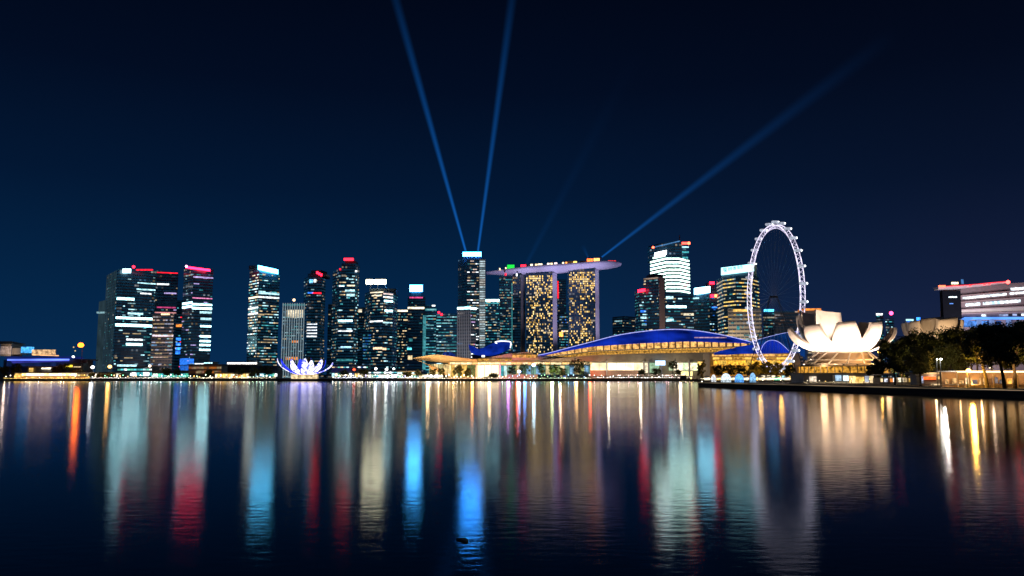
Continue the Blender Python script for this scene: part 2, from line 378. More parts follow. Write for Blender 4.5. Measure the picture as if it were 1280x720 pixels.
tower('office_tower', 'dark tower with sparse purple windows above a beige lower front, beside banded tower', [(191, 1160), (219, 1170)], 338, 'dark', 4.6, tops=[338.5, 341],
    runs=[dict(p=.05, run=(2, 9), m=[eLil, eWmd], v0=.4)],
    rows=[(0, .05, .6, 355, eW, 2.2), (0, .4, .95, 366, eLil, 2), (0, .1, .95, 384, em(PINK, .6), 2), (0, .03, .97, 340.5, eR, 1.3), (0, .02, .98, 390.5, em((1, .4, .4), .8), 1.6)])
tower('lower_block', 'beige gridded office block lit by rows of warm windows, before dark tower', [(189, 1120), (216, 1120)], 392, 'grid', 5.2, slabs=True,
    runs=[dict(p=.45, run=(3, 8), m=[em((1, .72, .6), .55), em((.7, .75, 1), .5), eWmd])], rows=[(0, .05, 1, 419.5, em((1, .8, .9), 1.3), 2.4), (0, .4, .8, 392.8, em(WARM, 2), 2)])
tower('narrow_block', 'narrow dark block with a bright blue stack of windows between two towers', [(216, 1190), (229, 1190)], 375, 'dark', 4.6, runs=[dict(p=.14, run=(2, 5), m=[eC, eT, eWm, eR])],
    rows=[(0, .3, .75, 424, eB, 4), (0, .3, .75, 430, eB, 4), (0, .3, .75, 436, em(BLUE, 3), 4), (0, .3, .75, 441, eB, 4), (0, .2, .8, 407, em(ORG, 1.5), 4)])
root, ch, z1 = tower('office_tower', 'dark tower crowned by a glowing red line with white and purple floor bands', [(226, 1160), (238, 1135), (263, 1150)], 334, 'blue', 4.4, tops=[334.5, 333, 336],
    runs=[dict(p=.10, run=(3, 10), m=[eCd, eLil]), dict(p=.10, run=(4, 14), m=[eW, eLil, eCd, eLil], full=.1)],
    rows=[(1, 0, 1, 346, eLil, 2), (1, 0, 1, 372, em((1, .3, .6), 1.2), 2), (1, 0, 1, 380, eCb, 3), (1, 0, 1, 385, eCb, 3), (0, 0, 1, 380, eCb, 3), (0, 0, 1, 384.5, eCb, 3), (1, .4, 1, 390, eC, 3), (1, .45, 1, 398, eC, 3), (1, .45, 1, 407, eCb, 3), (1, .45, 1, 420, eCb, 2.6), (1, .45, 1, 426, eCb, 2.6), (1, .45, 1, 431, eCb, 2.6), (1, .45, 1, 437, eCb, 2.4), (0, 0, 1, 452, em(BLUE, 1.0), 9), (1, 0, .2, 452, em(BLUE, 1.2), 9), (0, 0, 1, 460, em(BLUE, .6), 7)])
tilt_sign(root, 'crown_light', em((1, .012, .055), 12, 0, samp='AUTO'), 232, 332.5, 262, 336.5, 2.6, 1132)
red_lamp(root, 233, 333, 1130, 1.8, (1, .4, .8), 6)
# --- centre left
root, ch, z1 = tower('office_tower', 'broad tower with a long white rooftop sign, standing alone between two gaps', [(309, 1120), (321, 1095), (347, 1115)], 333, 'blue', 3.9, tops=[333, 332, 340],
    runs=[dict(p=.42, run=(2, 7), m=[eWm, eC, em(CREAM, 1.2), eT, eW], full=.1), dict(p=.36, run=(2, 9), m=[eC, eWm, eT, eTd, eWmd], full=.1)],
    rows=[(1, 0, 1, 366, eC, 2.6), (1, 0, 1, 371, eW, 2.2), (0, 0, 1, 373, em(CREAM, 1.8), 2.4), (0, 0, 1, 386, eW, 2), (0, 0, 1, 393, eW, 2.4), (1, 0, .3, 393, eWmd, 2.2)])
tilt_sign(root, 'rooftop_sign', em((.09, .58, 1.0), 17, 0, samp='AUTO'), 322.5, 331.5, 347, 337, 5.4, 1088, D1=1106)
tilt_sign(root, 'roof_parapet', M_['grey'], 311, 332, 322, 331.5, 5, 1098, D1=1090)
root, ch, z1 = tower('ribbed_tower', 'short tower with bright vertical ribs and a glowing upper lounge', [(352, 1080), (379, 1080)], 379, 'teal', 4.2, runs=[dict(p=.16, run=(3, 8), m=[eCd, eTd])],
    rows=[(0, .2, .95, 390, em(CREAM, .9), 6), (0, .2, .95, 395, em(CREAM, .7), 5), (0, 0, 1, 381, eTd, 2), (0, .45, .8, 427, em(ORG, .8), 3), (0, .2, .8, 448, em(ORG, .9), 4)])
m = MB()
for k in range(10):
    x = gx(352.5 + k * 2.95, 1079); m.box(x - .35, x + .35, 1077.5, 1079.5, GZ, zt(379, 1080))
m.build('vertical_ribs', em((.55, .75, .85), .35, .3), root); red_lamp(root, 367.5, 375, 1082, 2, WARM, 2.5)
root, ch, z1 = tower('office_tower', 'dark tower with a rounded top, small red sign and stacked white bars', [(378, 1140), (383, 1120), (400, 1120), (405, 1140)], 346, 'blue', 4.2,
    runs=[dict(p=.1, run=(2, 5), m=[eTd, eCd]), dict(p=.12, run=(2, 8), m=[eTd, eCd, eWmd]), dict(p=.05, run=(1, 3), m=[eWmd])],
    rows=[(1, .0, .75, y, em((.85, .92, 1), 1.4), 2.0) for y in (405, 409, 412.5, 416.5, 420.5)] + [(1, .1, .35, 351.5, em((.2, .6, 1), 2), 5), (1, .42, .6, 351, eW, 5), (1, 0, .4, 366, em(BLUE, 1.5), 2), (1, .3, 1, 366.5, eR, 2.2)])
MB().prism([(gx(381, 1118), 1124), (gx(385, 1118), 1119), (gx(400, 1118), 1119), (gx(404, 1118), 1124), (gx(404, 1118), 1150), (gx(381, 1118), 1150)], z1, z1 + 5).build('rounded_crown', fac('dark'), root)
MB().prism([(gx(384, 1118), 1127), (gx(398, 1118), 1123), (gx(401, 1118), 1145), (gx(384, 1118), 1145)], z1 + 5, z1 + 10).build('roof_cap', M_['dark'], root)
m = MB()
for k, (x, y) in enumerate(((396.4, 340.8), (398.9, 342.2), (401.5, 343.6))):
    p = at(x, y, 1112); m.box(p.x - 1.2, p.x + 1.2, 1112, 1113, p.z - 1.6, p.z + 1.8); m.box(p.x - .4, p.x + 1.2, 1111.6, 1112, p.z - .4, p.z + .4)
m.build('red_sign', REDS, root)
root, ch, z1 = tower('office_tower', 'tall stepped tower with glittering white windows and red light on its peak', [(414, 1150), (422, 1120), (442, 1120), (447, 1140)], 336, 'blue', 4.4,
    runs=[dict(p=.12, run=(2, 5), m=[eT, eWmd]), dict(p=.26, run=(2, 9), m=[eC, eT, eCd, eWm, eWmd], full=.08), dict(p=.2, run=(2, 5), m=[eT, eC])],
    rows=[(1, 0, .9, 401, eCb, 2.4), (1, .0, .9, 413.5, eW, 2), (1, .2, .85, 434, em((.3, .55, 1), 2.4), 2.4), (1, .4, 1, 363, eC, 2.6), (1, .5, 1, 369, eC, 3.4), (1, .5, 1, 357, em(CREAM, 1.2), 2), (1, 0, .35, 357.5, eW, 2.2), (1, 0, 1, 450, eTd, 3)])
MB().prism([(gx(424, 1120), 1124), (gx(441, 1120), 1124), (gx(443, 1120), 1148), (gx(424, 1120), 1148)], z1, zt(329, 1122), uvs=True).build('upper_block', fac('dark'), root)
MB().prism([(gx(428, 1120), 1126), (gx(441, 1120), 1126), (gx(441, 1120), 1146), (gx(428, 1120), 1146)], zt(329, 1122), zt(325.4, 1122)).build('peak_block', M_['dark'], root)
slabbox(root, 'peak_sign', em((1, .015, .03), 6, 0, samp='AUTO'), 429.8, 441.6, 322.6, 325.6, 1122, 2)
for a in ((425, 336.5, eR), (445, 339, eW), (424, 345, eCd), (434, 348, eC)): slabbox(root, 'lit_window', a[2], a[0] - 1, a[0] + 1.2, a[1] - 1, a[1] + 1, 1117, 1)
tower('slim_tower', 'slim dark tower half hidden left of the tall stepped tower', [(409, 1200), (416, 1200)], 380, 'dark', 4.4, runs=[dict(p=.14, run=(2, 4), m=[eTd, eWmd])])
tower('slim_tower', 'slim dim tower showing between stepped tower and the one with cream sign', [(446, 1260), (457, 1260)], 384, 'dark', 4.4, runs=[dict(p=.10, run=(2, 4), m=[eTd, eWmd])], rows=[(0, .1, .5, 388.5, em(CREAM, 1), 5)])
tower('blue_lit_block', 'low block washed in blue light before the tower with cream sign', [(453, 1090), (464, 1090)], 414, 'blue', 4.0, runs=[dict(p=.5, run=(2, 4), m=[em(BLUE, .5), em((.05, .4, .9), .6), eTd])])
root, ch, z1 = tower('office_tower', 'round-fronted tower with a long cream sign raised above its roof', [(455, 1150), (462, 1115), (478, 1105), (490, 1118), (496, 1150)], 366, 'blue', 4.2, tops=[367, 364, 364, 366, 369],
    runs=[dict(p=.15, run=(2, 6), m=[eT, eWmd]), dict(p=.26, run=(2, 8), m=[eWm, eTd, eWmd, em(CREAM, 1.2)], full=.05), dict(p=.26, run=(3, 9), m=[eC, eT, eWm, eWmd], full=.08), dict(p=.1, run=(1, 4), m=[eTd])],
    rows=[(1, 0, 1, 366, em(CREAM, 1.3), 1.8), (2, 0, 1, 367, em((1, .75, .7), 1.2), 1.8), (2, 0, 1, 371, eW, 2), (1, .1, .9, 370, em(CREAM, 1.4), 2), (2, .1, 1, 376, eCb, 2.6), (2, .2, 1, 388, eCb, 2.8), (1, 0, 1, 402, eW, 2), (2, 0, 1, 403, eC, 2), (1, .3, 1, 435.5, em((1, .6, .35), 1.8), 3), (2, 0, .4, 436, em((1, .6, .35), 1.6), 3)])
for px in (460, 469, 479): MB().tube((gx(px, 1108), 1120, z1 - 3), (gx(px, 1108), 1120, zt(352, 1120)), .5).build('sign_post', M_['steel'], root)
slabbox(root, 'rooftop_sign', SIGNW, 457.5, 466.2, 349.3, 355, 1118, 1.5); slabbox(root, 'rooftop_sign', SIGNW, 467.8, 482.3, 349.3, 355, 1118, 1.5)
MB().prism([(gx(458, 1110), 1125), (gx(492, 1110), 1125), (gx(492, 1110), 1145), (gx(458, 1110), 1145)], z1 - 1, z1 + 7).build('plant_room', fac('dark'), root)
tower('office_block', 'dark block with one cream strip along its roof, right of cream-signed tower', [(495, 1190), (510, 1190)], 387, 'dark', 4.2, runs=[dict(p=.28, run=(1.5, 4), m=[eWmd, eWm, eTd])], rows=[(0, 0, 1, 388.5, em(CREAM, 2.2), 2.6), (0, .6, 1, 400, eWm, 2)])
root, ch, z1 = tower('office_tower', 'tower topped by a dazzling blue-white square sign beside teal edge strip', [(509, 1140), (531, 1140)], 370, 'dark', 4.2,
    runs=[dict(p=.06, run=(2, 5), m=[eTd, eWmd], v0=.3)], rows=[(0, .1, .85, 372, em(PINK, .9), 2), (0, 0, .95, 385, em(CREAM, 2), 2.8), (0, 0, .25, 436, em(TEAL, 2.5), 3), (0, .05, .3, 447, eWm, 6), (0, .1, .3, 425, eTd, 4)])
slabbox(root, 'rooftop_sign', SIGNB, 512, 528, 356.3, 364.3, 1138, 2); slabbox(root, 'sign_frame', M_['dark'], 514, 526, 364, 371, 1141, 3)
slabbox(root, 'edge_light_strip', em((.10, .50, .58), .5), 528, 532.5, 394, 462, 1136, 2)
tower('office_block', 'teal glass block with even horizontal bands beside blue-signed tower', [(531, 1160), (545, 1160)], 381, 'teal', 4.6, runs=[dict(p=.75, run=(5, 12), m=[eT, eTd, em((.25, .75, .8), .6)])], rows=[(0, 0, 1, 387, eT, 2.4), (0, .6, .9, 382, eW, 2)])
root, ch, z1 = tower('office_block', 'wide teal-windowed block with red roof lights, left of the tallest signed tower', [(545, 1130), (571, 1130)], 392, 'teal', 4.4, runs=[dict(p=.6, run=(3, 9), m=[eT, eTd, eCd, eC, em((.3, .8, .85), .8)])])
for px, py in ((548.5, 393.5), (552, 396)): red_lamp(root, px, py - 3, 1128, 1.6, RED, 7)
# --- tallest signed tower
root, ch, z1 = tower('office_tower', 'tallest dark tower of the centre with dazzling blue-white sign and two sky beams', [(572, 1150), (583, 1130), (599, 1130), (606, 1145)], 322, 'dark', 4.0,
    runs=[None, dict(p=.5, run=(2, 6), m=[em((1, .75, .65), .9), eW, eWmd, eCd], full=.1), dict(p=.9, run=(4, 9), m=[eCd, em((.55, .7, .75), .5)])], depth=45)
slabbox(root, 'rooftop_sign', SIGNT, 578.5, 601.5, 315.2, 320.2, 1128, 2.5)
m = MB()
for px in (580, 585, 590, 595, 600): m.tube(at(px, 323, 1129), at(px, 319.5, 1129), .4)
m.build('sign_frame', M_['steel'], root)
MB().prism([(gx(599, 1128, 380), 1126), (gx(606.5, 1128, 380), 1128), (gx(606.5, 1128, 380), 1130), (gx(599, 1128, 380), 1129)], GZ, zt(324, 1128)).build('pale_side_wall', fac('stone'), root)
for k in range(38): slabbox(root, 'lit_floor_strip', rnd.choice([em((.6, .78, .85), .55), em((.6, .78, .85), .8), em((.8, .8, .75), .5), em((.3, .5, .6), .35)]), 599.6, 606.3, 326 + k * 2.9, 327.5 + k * 2.9, 1125, .6)  # glowing stripes added to pale the dull side wall
tower('finned_block', 'pale grey finned block with white crown line and pink window column', [(571.5, 1060), (588, 1050), (595, 1055)], 384, 'grid', 4.2,
    runs=[None, dict(p=.8, run=(2, 6), m=[em((1, .25, .5), .9), eW, em((.8, .5, 1), .9)])], rows=[(0, 0, 1, 385.5, eCb, 2.8), (1, 0, 1, 385.5, eCb, 2.8)])
bpy_root = [o for o in bpy.data.objects if o.name.startswith('finned_block')][0]
m = MB()
for k in range(8):
    t = k / 7; x = gx(571.8, 1059) * (1 - t) + gx(587.8, 1049) * t; D = 1059 - 10 * t; m.box(x - .45, x + .45, D - 1.6, D - .1, GZ, zt(388, 1055))
m.build('facade_fins', pbr('pale_fin', (.5, .5, .5), .6), bpy_root)
tower('office_block', 'block with white crown line behind the blue dome, warm dotted windows', [(605, 1180), (625, 1180)], 374, 'teal', 4.2, runs=[dict(p=.4, run=(1.5, 5), m=[eT, eTd, eWm, em(CREAM, .8)])], rows=[(0, .1, .95, 375.5, eCb, 3.2), (0, .1, .95, 379, eT, 1.5)])
tower('office_tower', 'teal ribbed tower just under the thin left end of the sky deck', [(624, 1190), (641, 1190)], 345, 'blue', 3.9, runs=[dict(p=.35, run=(1.5, 4), m=[eTd, eT, eWmd])], rows=[(0, .9, .98, 395, em(TEAL, .3), 100)])
# --- between and right of hotel
tower('office_tower', 'distant tower with red strip glimpsed between the two bright hotel slabs', [(697, 1350), (708, 1350)], 349, 'dark', 4.4, runs=[dict(p=.10, run=(2, 4), m=[eTd, em(BLUE, .6)])], rows=[(0, 0, .16, 362, eR, 30)])
tower('office_block', 'small blue-lit block with orange red sign between the hotel slabs', [(699, 1250), (713, 1250)], 392, 'blue', 4.4, runs=[dict(p=.3, run=(1.5, 4), m=[em(BLUE, .9), eT, eWmd])], rows=[(0, 0, .35, 418, em(ORG, 3), 7), (0, .2, .8, 414, em(WARM, 1.4), 2.5)])
tower('office_block', 'low dark block between the sky deck tip and the stepped tower', [(766, 1220), (781, 1200), (796, 1220)], 395, 'dark', 4.2, runs=[dict(p=.18, run=(1.5, 5), m=[eTd, eWmd, eCd])], rows=[(0, .2, .8, 402, eCd, 2)])
root, ch, z1 = tower('office_tower', 'dark stepped tower with a brown side in front of the white-banded tower', [(806, 1090), (824, 1075), (831, 1085)], 346, 'blue', 4.2,
    runs=[dict(p=.16, run=(2, 6), m=[eC, eT, eTd, eWm]), dict(p=.3, run=(1.5, 4), m=[em((1, .7, .6), .25)])], rows=[(0, .0, 1, 349, em((1, .7, .5), .3), 2)])
tilt_sign(root, 'brown_side_wall', pbr('brown_stone', (.34, .25, .22), .7), 824.3, 346, 831.4, 347, 66, 1070)
MB().box(gx(812, 1100), gx(830, 1100), 1096, 1120, z1, z1 + 6).build('plant_room', M_['dark'], root)
root, ch, z1 = tower('office_tower', 'shoulder-height glass tower with a red roof sign and scattered blue windows', [(794.5, 1110), (800, 1085), (813, 1090)], 363, 'blue', 4.2, runs=[dict(p=.1, run=(2, 4), m=[eTd]), dict(p=.25, run=(2, 6), m=[eC, eT, eTd, em(BLUE, .8)])], rows=[(1, .1, .9, 397, eC, 2.6), (1, .1, .6, 389, em(BLUE, 1.2), 3), (1, .2, .9, 406, eCd, 2)])
tilt_sign(root, 'red_sign', REDS, 797.5, 362, 806.5, 360.6, 3.6, 1083)
# white-banded tower
root, ch, z1 = tower('office_tower', 'tall tower wrapped in bright white floor bands under a slanted glass crown', [(815, 1160), (834, 1125), (851, 1125), (864, 1150)], 322, 'teal', 4.4,
    runs=[None, dict(p=.14, run=(2, 8), m=[eC, eT, eWm], v1=.45), dict(p=.14, run=(2, 8), m=[eC, eTd], v1=.45)],
    rows=[(s, 0, 1, 323.5 + k * 4.45, em((.66, 1, .86), 4.6), 2.5) for k in range(10) for s in (0, 1, 2)] + [(1, 0, .5, 378, eCb, 4), (1, .0, .9, 392, eCb, 3.4), (1, 0, .5, 399, eW, 4), (2, 0, 1, 397, eC, 3), (1, 0, .5, 390, eT, 5), (2, .2, 1, 387, em(CREAM, .6), 3)], hfrac=.4)
cr = [(gx(816, 1150), 1158), (gx(834, 1130), 1132), (gx(856, 1130), 1134), (gx(856, 1150), 1180), (gx(816, 1150), 1180)]
zc = {cr[0]: zt(309, 1158), cr[1]: zt(303, 1132), cr[2]: zt(301, 1134), cr[3]: zt(301, 1180), cr[4]: zt(308, 1180)}
MB().prism(cr, z1, lambda p: zc[(p[0], p[1])], uvs=True).build('slanted_crown', fac('blue'), root)
tilt_sign(root, 'crown_edge', em((.10, .30, .65), .7), 817, 308.5, 850, 300.5, 1.2, 1128)
tilt_sign(root, 'rooftop_sign', em((.8, .95, 1), 7, 0, samp='AUTO'), 818.5, 316.0, 833.2, 312.6, 5.2, 1126)
slabbox(root, 'crown_windows', eT, 851, 861, 314, 316, 1136, 2); slabbox(root, 'crown_windows', eC, 852, 861, 308, 309.4, 1136, 2); slabbox(root, 'crown_windows', eT, 853, 860, 321, 323, 1136, 2)
MB().prism([(gx(850.5, 1140), 1137), (gx(861.5, 1140), 1142), (gx(861.5, 1140), 1170), (gx(850.5, 1140), 1170)], z1 - 2, zt(304, 1140), uvs=True).build('corner_turret', fac('teal'), root)
for px, py, r_ in ((816.4, 309.2, 1.7), (861, 304, 2.3)): red_lamp(root, px, py, 1128, r_, (1, .09, .04), 9)
slabbox(root, 'red_roof_strip', em((1, .06, .04), 6, 0), 852, 859, 302.6, 305.2, 1134, 1)
MB().tube(at(849.5, 302, 1150), at(849.5, 294, 1150), .8).build('antenna', M_['dark'], root)
tower('office_block', 'wide dark glass base block below the white-banded tower', [(832, 1060), (868, 1060)], 367, 'blue', 4.3, runs=[dict(p=.16, run=(2, 8), m=[eC, eT, eTd, eWmd])], rows=[(0, .05, .3, 372, eC, 3.6), (0, .05, .75, 383.5, eCb, 3), (0, .65, 1, 393, em(CREAM, 1), 3), (0, .05, .3, 400, eC, 3.4)])
root, ch, z1 = tower('office_tower', 'dark glass tower with a plain bright white sign board on its roof', [(867, 1120), (888, 1110)], 367, 'blue', 4.2, runs=[dict(p=.07, run=(2, 5), m=[eTd])], rows=[(0, .0, .4, 373, eC, 2)])
tilt_sign(root, 'rooftop_sign', SIGNC, 868.2, 360.2, 887.6, 357.8, 7.8, 1108)
root, ch, z1 = tower('office_tower', 'narrow tower with three red lights between the signed towers', [(887, 1160), (901, 1160)], 360, 'dark', 4.2, runs=[dict(p=.2, run=(1.5, 4), m=[eTd, eWmd, eC, em(BLUE, .6)])])
MB().box(gx(888, 1160), gx(896, 1160), 1165, 1180, z1, zt(353, 1165)).build('roof_box', M_['dark'], root)
slabbox(root, 'red_sign', REDS, 887.4, 893, 352.2, 355.2, 1158, 2); slabbox(root, 'red_sign', REDS, 888.6, 892.6, 368, 371.4, 1156, 2); slabbox(root, 'red_sign', em((1, .2, .06), 7, 0), 893.6, 898, 368, 371.4, 1156, 2)
MB().tube(at(897, 360, 1165), at(897, 349, 1165), .5).build('antenna', M_['dark'], root); slabbox(root, 'blue_strip', em(BLUE, 2), 890, 900, 383.5, 385, 1157, 1)
# golden curved tower with the marked sign
root, ch, z1 = tower('curved_tower', 'broad curved tower of golden floor bands under a white sign with dark marks', [(898, 1130), (906, 1085), (922, 1065), (940, 1070), (951, 1100)], 344, 'dark', 5.0, tops=[349, 347, 345, 343.5, 345],
    runs=[dict(p=.75, run=(3, 8), m=[em(CREAM, .45), em((1, .8, .5), .7)]), dict(p=.8, run=(4, 12), m=[em((1, .8, .45), .7), eG, em(CREAM, .5), em((1, .75, .2), 1.1)]), dict(p=.8, run=(4, 12), m=[em((1, .75, .25), 1.0), eG, em(CREAM, .5)]), dict(p=.7, run=(3, 8), m=[eG, em((1, .75, .3), .6)])], hfrac=.3, depth=45)
sg = tilt_sign(root, 'rooftop_sign', em((.36, .88, 1.0), 2.8, 0, samp='AUTO'), 902, 334.6, 942.5, 329.6, 9.2, 1062)
m = MB()
def strokes(m, px, py, w, h, D, seed):
    w *= 1.5; h *= 1.6; px -= .2
    r2 = random.Random(seed); a = at(px, py + h, D); b = at(px + w, py, D)
    W_ = b.x - a.x; H_ = b.z - a.z
    for k in range(3): m.box(a.x, b.x, D - .3, D, a.z + H_ * (k * .42), a.z + H_ * (k * .42 + .14))
    for k in range(3):
        x = a.x + W_ * (k * .42 + .02); m.box(x, x + W_ * .12, D - .6, D - .3, a.z + (H_ * .4 if r2.random() < .4 else 0), b.z)
for k, (px, py, w) in enumerate(((904.2, 335.0, 1.4), (906.2, 334.9, 1.4), (910.3, 334.7, 1.5), (912.9, 334.2, 1.6), (916.6, 333.6, 1.5), (918.3, 333.4, 1.2), (922.0, 332.5, 1.7), (925.6, 332.0, 1.6))): strokes(m, px, py, w, 2.1, 1061.6, k)
for k, (px, py, w) in enumerate(((905.5, 338.2, 1.1), (907.2, 338.1, .9))): strokes(m, px, py, w, 1.1, 1061.6, 20 + k)
m.build('sign_lettering', pbr('dark_lettering', (.02, .02, .025), .8), sg)
slabbox(root, 'sign_support', fac('teal'), 903, 942, 341, 347.5, 1074, 6)
MB().box(gx(938, 1100), gx(946, 1100), 1090, 1110, z1, zt(330, 1100)).build('lift_tower', pbr('olive_wall', (.25, .23, .16), .7), root); slabbox(root, 'roof_light', em(WHITE, 2), 940, 946, 329, 330.5, 1086, 1)
tower('office_block', 'grey lower block with pale floor lines in front of the golden tower', [(911, 1020), (953, 1020)], 386, 'stone', 5.2, runs=[dict(p=.28, run=(2, 7), m=[eWmd, em((.7, .7, .8), .35), em(GOLD, .6)])], rows=[(0, .15, .6, 388, em(GOLD, 1.2), 3), (0, .25, .33, 410, eT, 4)])
root, ch, z1 = tower('office_block', 'dark block with a small blue sign seen through the wheel', [(955, 1120), (971, 1120)], 389, 'dark', 4.6, runs=[dict(p=.2, run=(2, 6), m=[eTd, eWmd])], rows=[(0, 0, 1, 397, em(CREAM, .4), 2)])
slabbox(root, 'blue_sign', em((.08, .5, 1), 4, .4, 1.0), 955.5, 967.5, 386.5, 389.4, 1117, 2)
tower('office_block', 'low reddish brown block seen through the right half of the wheel', [(969, 1080), (1003, 1080)], 389, 'grid', 5, runs=[dict(p=.15, run=(2, 7), m=[em((1, .6, .4), .15)])], slabs=True, cap=30)
root, ch, z1 = tower('office_block', 'small beige roof block with an orange crown behind the white petals', [(1008, 640), (1029, 640)], 388, 'stone', 4, runs=[dict(p=.5, run=(1.5, 3), m=[em(WARM, .5), eWmd])], rows=[(0, .05, .95, 386.8, em(ORG, 1.1), 1.6)])
MB().box(gx(1010, 640), gx(1024, 640), 645, 660, z1, z1 + 2).build('orange_roof_deck', em(ORG, .5), root)
# far right small blocks
root, ch, z1 = tower('distant_block', 'small distant block with white roof light left of red beacon', [(1097, 1300), (1106, 1300)], 392, 'blue', 4.4, runs=[dict(p=.3, run=(2, 5), m=[eT, eC])], rows=[(0, 0, .9, 393, eW, 3.4)])
root, ch, z1 = tower('distant_block', 'distant block carrying the bright magenta beacon right of white petals', [(1108, 1300), (1119, 1300)], 398, 'blue', 4.4, runs=[dict(p=.3, run=(2, 5), m=[eT, eC])]); red_lamp(root, 1114, 391.5, 1295, 3.2, (1, .05, .18), 8)
tower('distant_block', 'low distant block with blue roof lights behind right petals', [(1134, 1300), (1153, 1300)], 399, 'blue', 4.4, runs=[dict(p=.4, run=(2, 5), m=[eT, em(BLUE, 1)])], rows=[(0, .7, .95, 398.6, em(BLUE, 3), 5), (0, 0, .5, 400, eC, 3)])

# ------------------------------------------------------------------ hotel with sky deck
HD = 1000
hotel = thing('hotel', (gx(700, HD), HD + 15, GZ), 'triple-slab hotel carrying a long boat-shaped sky deck lit lilac', 'hotel')
def hotel_tower(px0, px1, px2, pyt, dens, warmf, side='lilac'):
    ch = [(gx(px0, HD), HD + 4), (gx(px1, HD), HD), (gx(px2, HD), HD + 12)]
    poly = ch + [(ch[-1][0], HD + 26), (ch[0][0], HD + 30)]
    z1 = zt(pyt, HD)
    b = MB().prism(poly, GZ, z1, uvs=True).build('hotel_tower', fac('hotel'), hotel)
    # side wall
    A, B = Vector((*ch[1], 0)), Vector((*ch[2], 0)); nn = Vector((.3, -.3, 0))
    m = MB().hexa([(A.x + .1, A.y - .8, GZ), (B.x + .8, B.y - .4, GZ), (B.x + .5, B.y, GZ), (A.x + .1, A.y - .1, GZ), (A.x + .1, A.y - .8, z1), (B.x + .8, B.y - .4, z1), (B.x + .5, B.y, z1), (A.x + .1, A.y - .1, z1)])
    m.build('end_wall', M_[side], b)
    a = Vector((*ch[0], 0)); c = Vector((*ch[1], 0)); w = (c - a).length; d = (c - a) / w; nn = Vector((d.y, -d.x, 0))
    items = []
    nfl = 46; nb = int(w / 1.65)
    for f in range(nfl):
        z = GZ + 8 + (z1 - GZ - 11) * f / nfl; v = f / nfl
        for k in range(nb):
            u = (k + .5) / nb
            p = dens * (.45 + .55 * (0.5 + .5 * math.sin(u * 9.5 + px0))) * (.7 + 1.2 * max(0, v - .75) * 3)
            if rnd.random() < p: items.append((u * w, z, rnd.choice([eG, em((1, .68, .25), 1.7), em((1, .75, .4), 1.0), em(GOLD, .6)])))
    rnd.shuffle(items)
    def geo(m, it):
        P = a + d * it[0] + nn * .35; q = d * .62
        m.hexa([(*(P - q).xy, it[1]), (*(P + q).xy, it[1]), (*(P + q - nn * .4).xy, it[1]), (*(P - q - nn * .4).xy, it[1]), (*(P - q).xy, it[1] + 1.9), (*(P + q).xy, it[1] + 1.9), (*(P + q - nn * .4).xy, it[1] + 1.9), (*(P - q - nn * .4).xy, it[1] + 1.9)])
    for it in items[:100]: mm = MB(); geo(mm, it); mm.build('lit_window', it[2], b)
    mm = MB(); mats = []; idx = []
    for it in items[100:]:
        geo(mm, it)
        if it[2] not in mats: mats.append(it[2])
        idx += [mats.index(it[2])] * 6
    if mats:
        o = mm.build('small_lit_windows', mats[0], b); o['kind'] = 'stuff'
        for x in mats[1:]: o.data.materials.append(x)
        for p_, ix in zip(o.data.polygons, idx): p_.material_index = ix
    # vertical blades
    mm = MB()
    for k in range(6):
        P = a + d * (w * k / 5 * .998); mm.box(P.x - .15, P.x + .15, P.y - .9, P.y, GZ, z1)
    mm.build('facade_blades', M_['slab'], b)
    return b
hotel_tower(658, 691, 696.5, 340.5, .62, 1); hotel_tower(712.3, 744.6, 750, 336, .62, 1)
b = hotel_tower(641, 651, 656, 343, .07, 1, 'grey')
# deck
st_ = [(608, 340.0, 341.2, 3), (622, 338.6, 341.8, 8), (640, 336.8, 342.6, 13), (660, 334.6, 342.0, 16), (680, 333.4, 340.8, 18), (700, 332.4, 339.6, 19), (720, 330.8, 337.6, 19), (745, 328.6, 335.8, 18), (760, 328.0, 334.2, 15), (770, 328.0, 332.6, 9), (776.5, 328.8, 330.2, 2)]
m = MB(); rings = []
for px, yt, yb, hw in st_:
    c = at(px, yt, HD + 13); zb = zt(yb, HD - 2); ring = []
    for k in range(13):
        t = math.pi * k / 12; ring.append(Vector((c.x, HD + 13 - math.cos(t) * hw, c.z - math.sin(t) ** .8 * (c.z - zb))))
    rings.append(ring)
i = 0; n = 13
for r_ in rings: m.v += r_
for j in range(len(rings) - 1):
    for k in range(12): m.f.append((j*n+k, j*n+k+1, (j+1)*n+k+1, (j+1)*n+k))
    m.f.append((j*n, (j+1)*n, (j+1)*n+12, j*n+12))
m.f.append(tuple(range(13))); m.f.append(tuple(reversed(range((len(rings)-1)*n, len(rings)*n))))
deck = m.build('sky_deck', M_['lilac'], hotel, smooth=True)
for p_ in deck.data.polygons:
    if p_.normal.z > .8 or abs(p_.normal.x) > .9: p_.use_smooth = False
def dz(px):
    for a_, b_ in zip(st_, st_[1:]):
        if a_[0] <= px <= b_[0]: t = (px - a_[0]) / (b_[0] - a_[0]); return a_[1] + (b_[1] - a_[1]) * t
    return 330
def dbox(nm, mt, px0, px1, h, lift=0, dep=3, back=0):
    y = dz((px0 + px1) / 2) - lift; h *= 1.2; pc = (px0 + px1) / 2; hw = [q for q in st_ if q[0] >= pc][0][3]; F_ = HD + 13 - hw * .8 + back; z0 = at(pc, y, HD + 13).z; a_ = at(px0, y, F_); b_ = at(px1, y, F_)
    return MB().box(a_.x, b_.x, F_, F_ + dep, z0 - .3, z0 + h).build(nm, mt, deck)
dbox('green_lantern', em((.02, 1, .08), 1.1, .3, .8, 'AUTO'), 634, 643, 4.0); dbox('red_lantern', em(RED, 5, .3, .8), 651, 657.5, 2.4)
